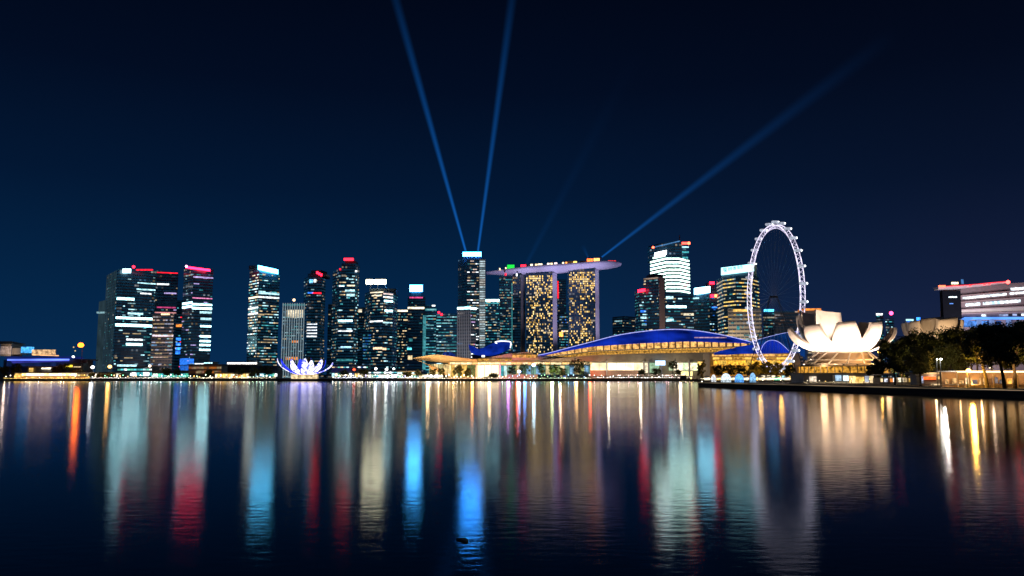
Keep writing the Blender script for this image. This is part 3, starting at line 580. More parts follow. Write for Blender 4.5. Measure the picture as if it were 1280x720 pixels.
for px, w, c_, s_ in ((624, 1.4, WARM, 3), (631.5, 1.4, WARM, 3.5), (663, 3, CREAM, 2.6), (669, 3, WARM, 2.2), (673, 5, CREAM, 2), (684, 3, (1, .8, .7), 2.4), (688, 3, WARM, 2.6), (693, 3.5, (1, .8, .8), 2), (703, 2, WARM, 3), (707, 2, ORG, 3), (717, 4, GOLD, 2.6)):
    dbox('deck_lantern', em(c_, s_, .6, .8), px, px + w, 2 if w > 1.5 else 1.6)
dbox('orange_pavilion', em((1, .16, .03), 3.4, .5, .5, 'AUTO'), 734, 741, 3.4); dbox('orange_pavilion', em((1, .4, .10), 3.6, .5, .5, 'AUTO'), 742.5, 749.5, 3.6); dbox('red_lantern', em((1, .05, .05), 1.6, .9, .9), 760, 770, 1.2)
dbox('deck_building', M_['grey'], 710, 722, 3.0, 0, 6, 5); dbox('deck_building', M_['dark'], 659, 700, 1.3, 0, 8, 5); dbox('deck_building', M_['dark'], 725, 752, 1.6, 0, 8, 5)
for px, py in ((632, 341.5), (646, 342)):
    slabbox(deck, 'hull_light', em(RED if px < 640 else WHITE, 3, 0), px - .9, px + .9, py, py + 3, HD - 6, 1)

# ------------------------------------------------------------------ bay-front halls
def curve(pts, D): return [at(px, py, D) for px, py in pts]
def interp(pts, xs):
    out = []
    for x in xs:
        for a_, b_ in zip(pts, pts[1:]):
            if a_[0] <= x <= b_[0]:
                t = (x - a_[0]) / (b_[0] - a_[0]); out.append((x, a_[1] + (b_[1] - a_[1]) * t)); break
        else: out.append((x, pts[-1][1] if x > pts[-1][0] else pts[0][1]))
    return out
def smoothc(pts, n):
    """Catmull-Rom resample"""
    P = [pts[0]] + list(pts) + [pts[-1]]; out = []; m_ = len(pts) - 1
    for k in range(n + 1):
        t = k / n * m_; i_ = min(int(t), m_ - 1); f = t - i_; p0, p1, p2, p3 = P[i_], P[i_ + 1], P[i_ + 2], P[i_ + 3]
        out.append(tuple(.5 * ((2 * p1[c]) + (-p0[c] + p2[c]) * f + (2*p0[c] - 5*p1[c] + 4*p2[c] - p3[c]) * f*f + (-p0[c] + 3*p1[c] - 3*p2[c] + p3[c]) * f**3) for c in (0, 1)))
    return out
BLUEROOF = em((.004, .022, .34), 1.0, .8, .03); BLUER2 = em((.004, .045, .22), .8, .5, .05); BLUER3 = em((.003, .02, .26), 1.0, .7, .08)  # blue lamp wash on the roofs, put in as emission
EDGE = em((.42, .45, 1), 1.15, .3)
def roof(root, top, bot, Dt, Db, mat, edge=True, n=26, er=.42, ename='roof_edge_light', back=None):
    A = smoothc(top, n); A3 = [at(x, y, Dt) for x, y in A]; Bp = interp(smoothc(bot, n * 2), [a_[0] for a_ in A]); B3 = [at(x, y, Db) for x, y in Bp]
    m = MB().shell(A3, B3, .8, 6, lambda q, k: Vector((0, 0, 0)) )
    # back slope
    Ab = [p + Vector((0, back or 40, -(p.z - min(a_.z for a_ in A3)) * .6 - 1)) for p in A3]
    m.shell([p + Vector((0, .9, -.2)) for p in A3], Ab, .6, 2)
    r_ = m.build('curved_roof', mat, root)
    mm_ = MB()
    for k in range(1, len(A3) - 1):
        a_, b_ = A3[k], B3[k]
        if (a_ - b_).length > 3: mm_.tube(a_ + Vector((0, -.25, -.2)), b_ + Vector((0, -.25, .1)), .14, n=4)
    if mm_.v: mm_.build('roof_ribs', em((.01, .05, .5), .35, .3), root)
    if edge: MB().path([p + Vector((0, -.3, er * .7)) for p in A3], er, 6).build(ename, EDGE, root)
    return A3, B3
def strip(root, name, mat, pts_top, pts_bot, D, t=.5, n=12):
    A = [at(x, y, D) for x, y in pts_top]; B = [at(x, y, D) for x, y in pts_bot]
    return MB().shell(A, B, t).build(name, mat, root)
hall = thing('convention_hall', (gx(800, 800), 810, GZ), 'long low hall under a sweeping blue roof with golden galleries', 'hall')
TOPB = [(672, 444.5), (690, 440.6), (715, 434), (740, 427.5), (770, 419.8), (800, 415), (830, 412.3), (855, 412.3), (880, 415), (910, 420.5), (938, 427.5)]
BOTB = [(672, 446), (700, 440), (740, 433), (800, 429), (860, 426.6), (938, 429)]
roof(hall, TOPB, BOTB, 822, 796, BLUEROOF)
xs = list(range(676, 939, 6))
b1 = interp(BOTB, xs)
upw = [(x, y + .3) for x, y in b1]; up_b = interp([(672, 447), (740, 438.5), (800, 436), (860, 434), (938, 432.5)], xs)
lo_t = [(x, y + 1.2) for x, y in up_b]; lo_b = interp([(672, 450), (740, 444), (800, 442), (860, 441), (900, 440), (938, 437)], xs)
GAL = em((1, .52, .15), 1.0, .75, .35); GAL2 = em((1, .50, .09), .6, .85, .5)
strip(hall, 'upper_gallery', GAL, upw, up_b, 806, .5)
strip(hall, 'lower_gallery', GAL2, lo_t, lo_b, 802, .5)
strip(hall, 'gallery_slab', M_['beige'], up_b, lo_t, 797, 8)
ct = [(x, y + .0) for x, y in lo_b]; cb_ = interp([(672, 452), (740, 451.5), (860, 452), (938, 451)], xs)
strip(hall, 'concrete_canopy', M_['conc'], ct, cb_, 794, 8)
for x in range(682, 936, 9):
    yt_ = interp(upw, [x])[0][1]; yb_ = interp(up_b, [x])[0][1]; a_ = at(x - .3, yb_, 804); c_ = at(x + .3, yt_, 804)
    MB().box(a_.x, c_.x, 800, 805, a_.z, c_.z).build('gallery_column', pbr('gallery_bronze', (.25,.16,.08), .5) if x == 682 else bpy.data.materials['gallery_bronze'], hall)
m = MB()
for x in range(680, 938, 2):
    yb_ = interp(lo_b, [x])[0][1]; p = at(x, yb_, 798); m.box(p.x - .12, p.x + .12, 798, 798.3, p.z, p.z + 2.4)
for a_, c_ in zip(range(676, 932, 6), range(682, 938, 6)):
    p = at(a_, interp(lo_b, [a_])[0][1], 798); q_ = at(c_, interp(lo_b, [c_])[0][1], 798); m.tube((p.x, 798, p.z + 2.4), (q_.x, 798, q_.z + 2.4), .15)
m.build('gallery_railing', M_['dark'], hall)
HALLG = em((1, .82, .48), 1.7, .5, .10, 'AUTO')
def bays(root, x0, x1, step, yt_, yb_, D, mats, frame=M_['dark'], nm='lit_window'):
    x = x0
    while x < x1 - .5:
        a_ = at(x + .25, yb_, D); c_ = at(min(x + step, x1) - .25, yt_, D)
        MB().box(a_.x, c_.x, D, D + .6, a_.z, c_.z).build(nm, rnd.choice(mats), root); x += step
bays(hall, 738, 806, 11, 453.5, 462.8, 800, [HALLG, em((1, .84, .55), 2.0, .4, .1)])
bays(hall, 806, 824, 6, 453.5, 466, 800, [em(CREAM, 1.2), em((.5, .8, .5), .6)])
bays(hall, 836, 872, 6, 453.5, 463, 800, [em((.95, 1, .55), 1.5), em((.8, 1, .6), 1.2), em(CREAM, 1.6)]); bays(hall, 850, 866, 8, 464, 470, 800, [em((1, .85, .35), 1.6)])
bays(hall, 872, 930, 8, 452, 457, 800, [eG, em(GOLD, .8)])
slabbox(hall, 'hall_wall', M_['conc'], 738, 938, 450.5, 475, 803, 30)
slabbox(hall, 'pink_wall', pbr('pink_stone', (.42, .27, .22), .7), 738, 806, 463, 470, 797, 2)
slabbox(hall, 'video_screen', em((.45, .7, 1), 2.6, .2, .2, 'AUTO'), 819.5, 831.5, 450.8, 456.6, 786, 1.2)
for px in (758.5, 805, 811, 827, 846, 862): slabbox(hall, 'column', M_['grey'], px - .7, px + .7, 451, 473, 791, 1.2)
slabbox(hall, 'wave_marking', em((.9, .55, .75), .5, .6, .4), 868, 908, 421.3, 422.6, 800, .5)

# west mall : beige podium from 517 to 740
mall = thing('waterfront_mall', (gx(630, 800), 815, GZ), 'beige waterfront mall glowing gold with a pointed canopy at its left end', 'mall')
PB = pbr('gold_clad', (.50, .38, .22), .6)
slabbox(mall, 'terrace_wall', PB, 560, 672, 450, 474, 806, 25)
strip(mall, 'terrace_roof', PB, [(588, 449), (610, 447), (636, 442), (660, 440), (672, 444), (740, 448)], [(588, 452), (610, 452), (636, 451.5), (660, 452), (672, 452), (740, 452)], 800, 26)
bays(mall, 640, 672, 6, 443.5, 447, 798.5, [em((1, .45, .12), .8), GAL2]); bays(mall, 596, 640, 5, 448.5, 451.2, 798.5, [em((1, .5, .2), .5), GAL2])
bays(mall, 562, 740, 7, 453, 455.5, 797, [em((1, .62, .22), 1.3), em((1, .75, .4), 1.6)])
bays(mall, 560, 596, 4, 456.5, 471, 804, [em(GOLD, .9, .7, .2), em((1, .7, .3), 1.2, .7, .25), em((.5, .6, .2), .3)])
bays(mall, 596.5, 624, 9, 456.5, 471.5, 798, [em((1, .80, .50), 2.2, .2, .1, 'AUTO')]); bays(mall, 626, 634, 4, 457, 470, 800, [eT, em((.6, .9, .9), 1)])
bays(mall, 634, 738, 6, 457, 468, 804, [em((.4, .8, .6), .35, .8, .2), em((1, .8, .4), .7, .7, .2), em((.3, .6, .9), .6, .8, .3), em((.7, .9, .3), .4, .8, .2)])
slabbox(mall, 'entrance_frame', M_['white'], 594.5, 596.3, 454.5, 473, 795, 2); slabbox(mall, 'entrance_frame', M_['white'], 624, 625.8, 454.5, 473, 795, 2)
# pointed canopy
A = smoothc([(516.5, 447.6), (530, 445), (545, 443.2), (560, 444.6), (580, 447.5), (596, 449.5)], 14); Bc = interp([(516.5, 448.3), (530, 450.5), (545, 452.5), (560, 453.6), (580, 454), (596, 454)], [a_[0] for a_ in A])
m = MB().shell([at(x, y, 782) for x, y in A], [at(x, y, 806) for x, y in Bc], 1.2, 4); m.build('pointed_canopy', pbr('timber_roof', (.46, .36, .22), .6, var=.4, scale=.4), mall)
A = smoothc([(519, 449.5), (527, 452), (534, 455.5), (540, 462)], 8)
MB().shell([at(x, y, 789) for x, y in A], [at(x + 20, min(y + 8, 471), 800) for x, y in A], .8, 4).build('canopy_soffit', PB, mall)
bays(mall, 536, 560, 6, 455, 468, 803, [em((1, .7, .3), .8, .8, .25), em((.8, .7, .3), .5, .8, .2)])
bays(mall, 524, 554, 6, 468.5, 471.5, 792, [em(WHITE, 2.6, .4), em(CREAM, 2)])
# blue domes
dome = thing('blue_dome', (gx(612, 850), 850, GZ), 'large glowing blue roof shell with a white loop of light, above the beige mall', 'roof shell')
def bshell(root, top, bot, Dt, Db, mat, n=18, nm='glazed_shell'):
    A = smoothc(top, n); Bp = interp(bot, [a_[0] for a_ in A])
    m = MB().shell([at(x, y, Dt) for x, y in A], [at(x, y, Db) for x, y in Bp], .8, 6, lambda q, k: Vector((0, -14 * math.sin(q * math.pi) * math.sin(math.pi * max(.02, min(.98, k))), 3 * math.sin(q * math.pi))))
    return m.build(nm, mat, root)
bshell(dome, [(600, 438), (608, 432.5), (618, 428.5), (628, 427), (637, 427.3), (638.6, 434)], [(600, 441), (605, 444.5), (614, 445.2), (624, 442.5), (636, 437), (638.6, 436)], 850, 838, BLUER3)
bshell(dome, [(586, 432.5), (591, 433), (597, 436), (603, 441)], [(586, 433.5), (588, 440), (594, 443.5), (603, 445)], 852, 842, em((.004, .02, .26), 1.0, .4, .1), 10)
pts = [at(x, y, 834) for x, y in smoothc([(618, 432), (621, 433.4), (622.5, 430.5), (619, 427.8), (626, 426.4), (637, 427), (638.6, 430), (637.8, 435)], 20)]
MB().path(pts, .6, 6).build('loop_light', em((.8, .85, 1), 2.2, .2), dome); slabbox(dome, 'dome_foot', M_['dark'], 590, 636, 443, 474, 862, 8)
slabbox(dome, 'spot_glow', em(WHITE, 2, 0), 602, 606, 444, 446.4, 830, 1)
d2 = thing('blue_dome', (gx(560, 840), 840, GZ), 'small dark blue dome beside the pointed canopy roof', 'roof shell')
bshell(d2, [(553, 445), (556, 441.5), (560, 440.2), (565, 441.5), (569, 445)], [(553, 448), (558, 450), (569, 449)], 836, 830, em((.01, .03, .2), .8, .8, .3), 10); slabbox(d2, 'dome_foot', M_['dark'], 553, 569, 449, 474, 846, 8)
slabbox(d2, 'blue_panel', em(BLUE, 1.6, .6, .4), 556, 562, 446, 449.5, 826, 1)

# east hall behind the wheel
eh = thing('east_hall', (gx(940, 720), 730, GZ), 'smaller blue-roofed hall with yellow galleries behind the wheel base', 'hall')
roof(eh, [(893, 441.5), (900, 438.5), (915, 435.5), (930, 432), (945, 431)], [(893, 443.5), (910, 443.5), (930, 442), (945, 442)], 730, 716, BLUER3, edge=False, n=12)
roof(eh, [(938, 428), (950, 424), (965, 420), (980, 416.5), (995, 414.5), (1006, 414.5)], [(938, 431), (955, 432), (975, 436), (1006, 446)], 765, 748, BLUER2, edge=True, n=12, er=.22)
roof(eh, [(950, 441), (955, 430), (963, 425.5), (972, 427), (980, 433), (986, 439)], [(950, 442), (970, 441.5), (986, 441)], 726, 714, BLUEROOF, edge=True, n=12, er=.25)
slabbox(eh, 'hall_wall', M_['beige'], 888, 1000, 441.5, 476, 730, 25)
for k, (y0, y1, mts) in enumerate(((442.5, 445.3, [GAL, GAL2]), (446.3, 449.3, [GAL2, em((1, .6, .12), 1.2)]), (450.5, 456, [em((1, .50, .05), 1.2, .9, .45), em((1, .6, .1), .8, .9, .4)]), (458, 466, [em((1, .50, .06), .7, .95, .45), em((1, .42, .04), .35, .9, .5)]))):
    bays(eh, 890 + k, 990, 8, y0, y1, 727.5 - k * 2, mts)
for y in (445.8, 449.9, 456.8): slabbox(eh, 'gallery_slab', M_['beige'], 888, 992, y - .4, y + .5, 716, 10)

# ------------------------------------------------------------------ observation wheel
WD = 600.0; wc = at(967, 371, WD); WR = 91 / FPX * WD; ax = R(2.4)      # plane almost edge-on
wr = thing('observation_wheel', (wc.x, WD, NZ), 'giant white-lit observation wheel standing nearly side-on by the bay', 'wheel')
ex = Vector((math.sin(ax), -math.cos(ax), 0)); nrm = Vector((math.cos(ax), math.sin(ax), 0))
def wp(t, r_, o_=0): return wc + ex * math.cos(t) * r_ + Vector((0, 0, 1)) * math.sin(t) * r_ + nrm * o_
LED = em((.86, .78, 1), 1.6, .6, .25, 'AUTO'); LED2 = em((.72, .66, .9), 1.2, .5, .3)
n = 96
for o_ in (-1.7, 1.7):
    MB().path([wp(2 * math.pi * k / n, WR - .6, o_) for k in range(n + 1)], .26, 6).build('rim', LED, wr)
MB().path([wp(2 * math.pi * k / n, WR - 3.2, 0) for k in range(n + 1)], .2, 6).build('inner_rim', LED2, wr)
m = MB()
for k in range(n):
    t = 2 * math.pi * k / n; t2 = 2 * math.pi * (k + 1) / n
    m.tube(wp(t, WR - .6, -1.7), wp(t2, WR - .6, 1.7), .16, n=4); m.tube(wp(t, WR - .6, -1.7), wp(t2, WR - 3.2, 0), .14, n=4); m.tube(wp(t, WR - .6, 1.7), wp(t2, WR - 3.2, 0), .14, n=4)
m.build('rim_lattice', LED2, wr)
for k in range(28):
    t = 2 * math.pi * (k + .3) / 28; c = wp(t, WR + 1.5, 0); a_, b_ = c - nrm * 2.1, c + nrm * 2.1
    m = MB().tube(a_, b_, 1.15, n=10); m.ball(a_, 1.1, 1, 8, 5); m.ball(b_, 1.1, 1, 8, 5)
    cp = m.build('capsule', em((.75, .82, 1), .55, .5, .6), wr)
    MB().ball(c + nrm * 2.2 - Vector((0, .6, 0)), .75, 1, 8, 5).build('capsule_light', em((.95, .97, 1), 3.5, 0), cp)
m = MB()
for k in range(56):
    t = 2 * math.pi * k / 56; m.tube(wp(t, WR - 3.3, 0), wp(t + .3, .8, 1.4 if k % 2 else -1.4), .045, n=4)
m.build('spoke_cables', M_['steel'], wr)
MB().tube(wc - nrm * 3, wc + nrm * 3, .8, n=12).build('hub', M_['dark'], wr)
for s_ in (-1, 1):
    for q_ in (-1, 1):
        MB().tube(wc + nrm * 2.8 * s_, Vector((wc.x, WD, NZ)) + nrm * 20 * s_ + ex * 9 * q_, .24, .34, n=8).build('support_leg', M_['slab'], wr)
tb = at(975, 464, WD - 25)
term = thing('wheel_terminal', (tb.x, tb.y, NZ), 'low white boarding terminal under the observation wheel', 'terminal')
MB().box(tb.x - 14, tb.x + 14, WD - 22, WD - 6, NZ, NZ + 3.6).build('wall', M_['white'], term)
MB().box(tb.x - 16, tb.x + 16, WD - 25, WD - 4, NZ + 3.6, NZ + 4.1).build('roof', M_['grey'], term)
for k in range(7): MB().box(tb.x - 12.5 + k * 3.7, tb.x - 10 + k * 3.7, WD - 22.2, WD - 22, NZ + .4, NZ + 3.1).build('lit_window', rnd.choice([em(CREAM, 1.6), em(COOL, 1.3), em(GOLD, 1.4)]), term)

# ------------------------------------------------------------------ lotus museum
def petal(root, cx, cyy, phi, zb, rb_, zt_, rt, wb, wm, wt, th=1.2, mat=None, lean=.62, flat=.10, ns=16, nt_=12, curl=1.8, lining=None):
    """one petal: outer skin swelling outward from the bowl to a cut tip. phi=0 faces the camera (-Y), + to the right"""
    d = Vector((math.sin(phi), -math.cos(phi), 0)); t_ = Vector((math.cos(phi), math.sin(phi), 0)); C0 = Vector((cx, cyy, 0))
    def P(s_, q_, off=0):
        rad = rb_ + (rt - rb_) * (1 - (1 - s_) ** curl); z = zb + (zt_ - zb) * s_ ** 1.35
        w = (wb + (wm - wb) * math.sin(min(1, s_ / .48) * math.pi / 2)) if s_ < .48 else wm + (wt - wm) * ((s_ - .48) / .52) ** 1.35
        bulge = (1 - q_ * q_) * w * .34
        return C0 + d * (rad + bulge - w * .2 - off) + t_ * (q_ * w) + Vector((0, 0, z + flat * w * q_ * s_ + off * .25))
    m = MB(); rows = ns + 1; cols = nt_ + 1
    for side in (0, 1):
        for j in range(rows):
            for k in range(cols): m.v.append(P(j / ns, -1 + 2 * k / nt_, th * side))
    Mx = rows * cols
    for j in range(ns):
        for k in range(nt_):
            a_ = j * cols + k; m.f.append((a_, a_ + 1, a_ + cols + 1, a_ + cols))
    outer = m
    o = MB(); o.v = list(m.v[:Mx]); o.f = list(m.f)
    for j in range(ns): o.f.append((j * cols, (j + 1) * cols, (j + 1) * cols + Mx, j * cols + Mx)); o.f.append((j * cols + nt_, j * cols + nt_ + Mx, (j + 1) * cols + nt_ + Mx, (j + 1) * cols + nt_))
    for k in range(nt_): a_ = ns * cols + k; o.f.append((a_, a_ + 1, a_ + 1 + Mx, a_ + Mx)); o.f.append((k, k + Mx, k + 1 + Mx, k + 1))
    o.v = list(m.v)
    pt = o.build('petal', mat or M_['white'], root)
    me = pt.data
    for p in me.polygons:
        if len(p.vertices) == 4 and p.index < ns * nt_: p.use_smooth = True
    i2 = MB(); i2.v = [v for v in m.v[Mx:]]; i2.f = [tuple(reversed(f)) for f in m.f]
    i2.build('petal_lining', lining or M_['inner'], pt)
    return pt
MD = 385.0; mc_ = at(1053, 440, MD)
lot = thing('lotus_museum', (mc_.x, MD, NZ), 'large lotus-shaped museum with floodlit white petals near the right quay', 'museum')
zb = zt(442, MD - 12)
def zz(py, dD=0): return zt(py, MD + dD)
PR = [(-88, 26, 411, 2.8, 5.2, 1.4), (-60, 22, 407.0, 3.0, 6.2, 4.4), (-15, 18, 402.5, 3.4, 6.9, 4.0), (36, 19, 402.5, 3.4, 6.8, 4.4), (82, 25, 410, 3, 5.5, 2.2), (122, 22, 404, 3.5, 6.5, 4), (178, 18, 399, 4, 7, 5), (-140, 19, 391.5, 4, 8, 7.4), (-166, 12, 390, 4, 8, 7.0), (-118, 20, 396.5, 3.6, 6.8, 5)]
for ph, rt, pyt, wb, wm, wt in PR:
    dd = -math.cos(R(ph)) * rt
    petal(lot, mc_.x, MD, R(ph), zb, 7.5, zt(pyt, MD + dd), rt, wb, wm, wt, lining=M_['white'] if ph in (-140, -166) else None)  # dark linings paint shade into the gaps, white ones brighten the back petals
MB().ball((mc_.x, MD, zb + 1.5), 9.5, .45, 24, 6, -.9).build('bowl', M_['white'], lot, smooth=True)
m = MB()
for k in range(14):
    t = 2 * math.pi * k / 14; p0 = Vector((mc_.x + math.cos(t) * 19, MD + math.sin(t) * 15, zz(455, -15))); p1 = Vector((mc_.x + math.cos(t + .25) * 12, MD + math.sin(t + .25) * 9, zb + 1.2))
    m.tube(p0, p1, .38, n=6)
m.build('raking_columns', M_['white'], lot)
m = MB()
for (y_, r_) in ((449.5, 17), (455, 20)):
    z_ = zz(y_, -15); pts = [Vector((mc_.x + math.cos(2 * math.pi * k / 28) * r_, MD + math.sin(2 * math.pi * k / 28) * r_ * .75, z_)) for k in range(29)]; m.path(pts, .28, 5)
m.build('ring_beams', M_['white'], lot)
# terraces and base
t0 = zz(458, -16); t1 = zz(466, -16)
def ell(rx, ry, n=32): return [(mc_.x + math.cos(2 * math.pi * k / n) * rx, MD + math.sin(2 * math.pi * k / n) * ry) for k in range(n)]
MB().prism(ell(13, 9), t0, zb + .5).build('drum', pbr('drum_wall', (.35, .27, .2), .6), lot)
MB().prism(ell(21, 15.5), t1, t0).build('lit_terrace', em((1, .46, .06), .6, .95, .7), lot)
MB().prism(ell(22, 16.5), t0, t0 + .5).build('terrace_slab', M_['beige'], lot); MB().prism(ell(23, 17.5), t1 - .5, t1).build('terrace_slab', M_['beige'], lot)
m = MB()
for k in range(40):
    t = 2 * math.pi * k / 40; m.box(mc_.x + math.cos(t) * 21.6 - .15, mc_.x + math.cos(t) * 21.6 + .15, MD + math.sin(t) * 16.1 - .15, MD + math.sin(t) * 16.1 + .15, t1, t0)
m.build('terrace_posts', M_['beige'], lot)
bx0, bx1 = gx(1004, 362), gx(1098, 362)
MB().box(bx0, bx1, 363, 380, NZ, t1 - .5).build('base_wall', pbr('base_panel', (.16, .15, .17), .6), lot)
MB().box(bx0 - .8, bx1 + .8, 361.4, 381, t1 - .5, t1 - .1).build('base_roof', M_['conc'], lot)
for px0, px1, y0, y1, mt in ((1012.5, 1020.5, 470.5, 477, em((1, .8, .6), 1.0, .5, .8)), (1041.5, 1043, 468.5, 478.8, M_['white']), (1045, 1051.5, 469, 476, em((.5, .75, 1), .9, .6, .7)), (1055, 1060.5, 469.5, 476, em((.8, 1, 1), 1.8, .3, .8)), (1062.5, 1069.5, 470, 479, em((1, .65, .25), 1.5, .6, .7)), (1070, 1080, 471, 479, em(GOLD, .9, .7, .6)), (1082, 1086, 470, 478, em((.7, .8, 1), .6)), (1087.5, 1092, 470, 478, em(WARM, .9))):
    a_ = at(px0, y1, 362.4); c_ = at(px1, y0, 362.4); MB().box(a_.x, c_.x, 362.4, 363, max(a_.z, NZ + .05), c_.z).build('lit_window', mt, lot)
def light(root, kind, loc, tgt, col, energy, size=1.0, spot=60, blend=.6, name='flood_lamp'):
    ld = bpy.data.lights.new(name, kind); ld.color = col; ld.energy = energy
    if kind == 'SPOT': ld.spot_size = R(spot); ld.spot_blend = blend; ld.shadow_soft_size = size
    elif kind == 'POINT': ld.shadow_soft_size = size
    else: ld.size = size
    o = bpy.data.objects.new(name, ld); COL.objects.link(o); loc = Vector(loc)
    if root is not None: o.parent = root; o.location = loc - ORI[root.name]
    else: o.location = loc
    if tgt is not None: o.rotation_euler = (Vector(tgt) - loc).to_track_quat('-Z', 'Y').to_euler()
    return o
PW = (1, .70, .52)
for ph in (-80, -50, -22, -5, 14, 36, 60, 85):
    a_ = R(ph); d = Vector((math.sin(a_), -math.cos(a_), 0)); loc = Vector((mc_.x, MD, t0 + 1)) + d * 20
    tgt = Vector((mc_.x, MD, zb + 9)) + d * 17
    MB().box(loc.x - .4, loc.x + .4, loc.y - .4, loc.y + .4, t0 + .5, t0 + .95).build('floodlight_housing', M_['dark'], lot)
    light(lot, 'SPOT', loc, tgt, PW, 42000, .5, 110, .8)
    if ph in (-50, -22, 14, 36, 85, -80): light(lot, 'SPOT', Vector((mc_.x, MD, t1 + .6)) + d * 44, Vector((mc_.x, MD, zb + 12)) + d * 18, PW, 22000, .8, 60, .9)  # outer spots have no fixture, added to lift the petal tops
light(lot, 'SPOT', (mc_.x + 2, MD - 3, zb + 9), (mc_.x - 8, MD + 16, zb + 22), PW, 26000, 1, 75, .7)
light(lot, 'POINT', (mc_.x - 3, MD + 1, zb + 8), None, PW, 2500, 1)  # unseen point added in the bowl to lighten the linings
for k in range(6): light(lot, 'POINT', (mc_.x - 15 + k * 6, MD - 13.5, zz(456, -15)), None, (1, .62, .32), 1500, 1.6)  # unseen points added below the bowl to brighten the columns

# second petal pavilion
M2 = 470.0; c2 = at(1162, 425, M2)
lot2 = thing('petal_pavilion', (c2.x, M2, NZ), 'cream petal-shaped pavilion rising behind the dark quayside trees', 'pavilion')
creamp = pbr('cream_panel', (.66, .52, .35), .6, var=.06)
zb2 = zt(436, M2)
for ph, rt, pyt, wb, wm, wt in ((-62, 15, 402, 2.5, 4.6, 3.4), (-5, 7, 397.5, 5, 8, 6.4), (28, 14, 397.5, 5, 9.5, 9.2), (75, 18, 400, 3, 6, 5), (180, 12, 404, 4, 7, 6), (-110, 14, 405, 4, 6, 5)):
    petal(lot2, c2.x, M2, R(ph), zb2, 5, zt(pyt, M2 - math.cos(R(ph)) * rt), rt, wb, wm, wt, mat=creamp)
MB().prism([(c2.x + math.cos(k * .524) * 9, M2 + math.sin(k * .524) * 9) for k in range(12)], NZ, zb2 + 2).build('drum', M_['conc'], lot2)
for px_ in (-13, 3, 20):
    loc = Vector((c2.x + px_, M2 - 26, zt(440, M2 - 26))); light(lot2, 'SPOT', loc, (c2.x + px_ * .6, M2 - 8, zt(402, M2)), (1, .74, .50), 15000, .5, 90, .8)

# ------------------------------------------------------------------ small white/blue lotus across the bay
SD = 768.0; sc_ = at(381, 468, SD)
sl_ = thing('floating_lotus', (sc_.x, SD, GZ), 'small lotus sculpture glowing white and blue on the far shore', 'sculpture')
ZB = zt(468.5, SD)
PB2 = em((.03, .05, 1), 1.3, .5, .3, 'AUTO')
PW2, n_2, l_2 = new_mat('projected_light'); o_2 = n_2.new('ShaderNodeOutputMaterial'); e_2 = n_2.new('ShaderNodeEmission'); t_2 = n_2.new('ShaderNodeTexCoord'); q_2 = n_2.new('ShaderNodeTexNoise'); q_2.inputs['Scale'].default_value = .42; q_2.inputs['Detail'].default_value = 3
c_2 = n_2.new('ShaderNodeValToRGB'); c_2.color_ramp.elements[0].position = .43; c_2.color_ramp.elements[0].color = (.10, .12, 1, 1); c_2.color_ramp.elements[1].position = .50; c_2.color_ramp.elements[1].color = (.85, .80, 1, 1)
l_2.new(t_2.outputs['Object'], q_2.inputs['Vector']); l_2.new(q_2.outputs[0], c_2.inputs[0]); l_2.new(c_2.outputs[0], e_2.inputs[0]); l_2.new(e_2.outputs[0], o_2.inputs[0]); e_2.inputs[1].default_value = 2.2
for ph, rt, pyt, w, mt in ((-86, 25, 448.5, 2.2, PW2), (-58, 22, 449, 3.5, PB2), (-34, 16, 450, 4.6, PW2), (-12, 10, 449.5, 4.2, PB2), (12, 10, 448.8, 5.0, PW2), (36, 15, 451, 4.6, PW2), (60, 20, 450, 5.0, PW2), (84, 26, 453.5, 2.4, PW2), (130, 20, 450, 5, PB2), (178, 14, 446.8, 6, PB2), (-130, 20, 449, 5, PB2)):
    petal(sl_, sc_.x, SD, R(ph), ZB, 5, zt(pyt, SD), rt * 1.06, w * .5, w, w * .18, th=.5, mat=mt, ns=10, nt_=6)
MB().prism([(sc_.x + math.cos(k * .524) * 13, SD + math.sin(k * .524) * 9) for k in range(12)], GZ, ZB + .4).build('base', em((1, .75, .4), .9, .7, .4), sl_)

# ------------------------------------------------------------------ left shore
lb = thing('theatre_building', (gx(50, 850), 860, GZ), 'low broad building with glowing blue roof band at the far left', 'building')
slabbox(lb, 'wall', M_['grey'], 3, 96, 450, 474, 850, 30); slabbox(lb, 'glass_front', em((.01, .025, .12), .5, .6, .1), 8, 70, 452, 458, 846, 1)
strip(lb, 'blue_light_band', em((.12, .20, 1), 2.0, .45, .03, 'AUTO'), [(9, 448.8), (40, 448.6), (65, 448.5), (86, 448.6)], [(9, 450.8), (40, 450.8), (65, 450.8), (86, 450.4)], 840, 1)
strip(lb, 'violet_band', em((.05, .05, .45), .6, .5, .05), [(12, 450.9), (86, 450.5)], [(16, 454), (86, 451.8)], 841, 1)
strip(lb, 'roof', em((.012, .03, .25), .5, .4, .04), [(10, 445.5), (88, 445.5)], [(4, 448.5), (90, 448.4)], 842, 24)
slabbox(lb, 'upper_storey', M_['beige'], 0, 14.5, 429.5, 445, 870, 20); slabbox(lb, 'link_block', M_['beige'], 14.5, 26, 435, 443, 872, 14)
MB().prism([(gx(-2, 868), 868), (gx(15, 868), 868), (gx(15, 868), 892), (gx(-2, 868), 892)], zt(430, 868), lambda p: zt(430, 868) + (3 if p[1] < 880 else 1)).build('ridge_roof', M_['dark'], lb)
slabbox(lb, 'blue_kiosk', em((.08, .45, 1), 1.6, .7, .3, 'AUTO'), 26, 38.5, 433.5, 441, 862, 6)
slabbox(lb, 'amber_rooms', em((1, .6, .3), .8, .8, .3), 39.5, 66, 437, 443, 864, 6)
strip(lb, 'amber_rail', em((1, .5, .2), 1.4, .5, .2), [(40, 442.8), (73, 444)], [(40, 444), (73, 445.2)], 858, 1)
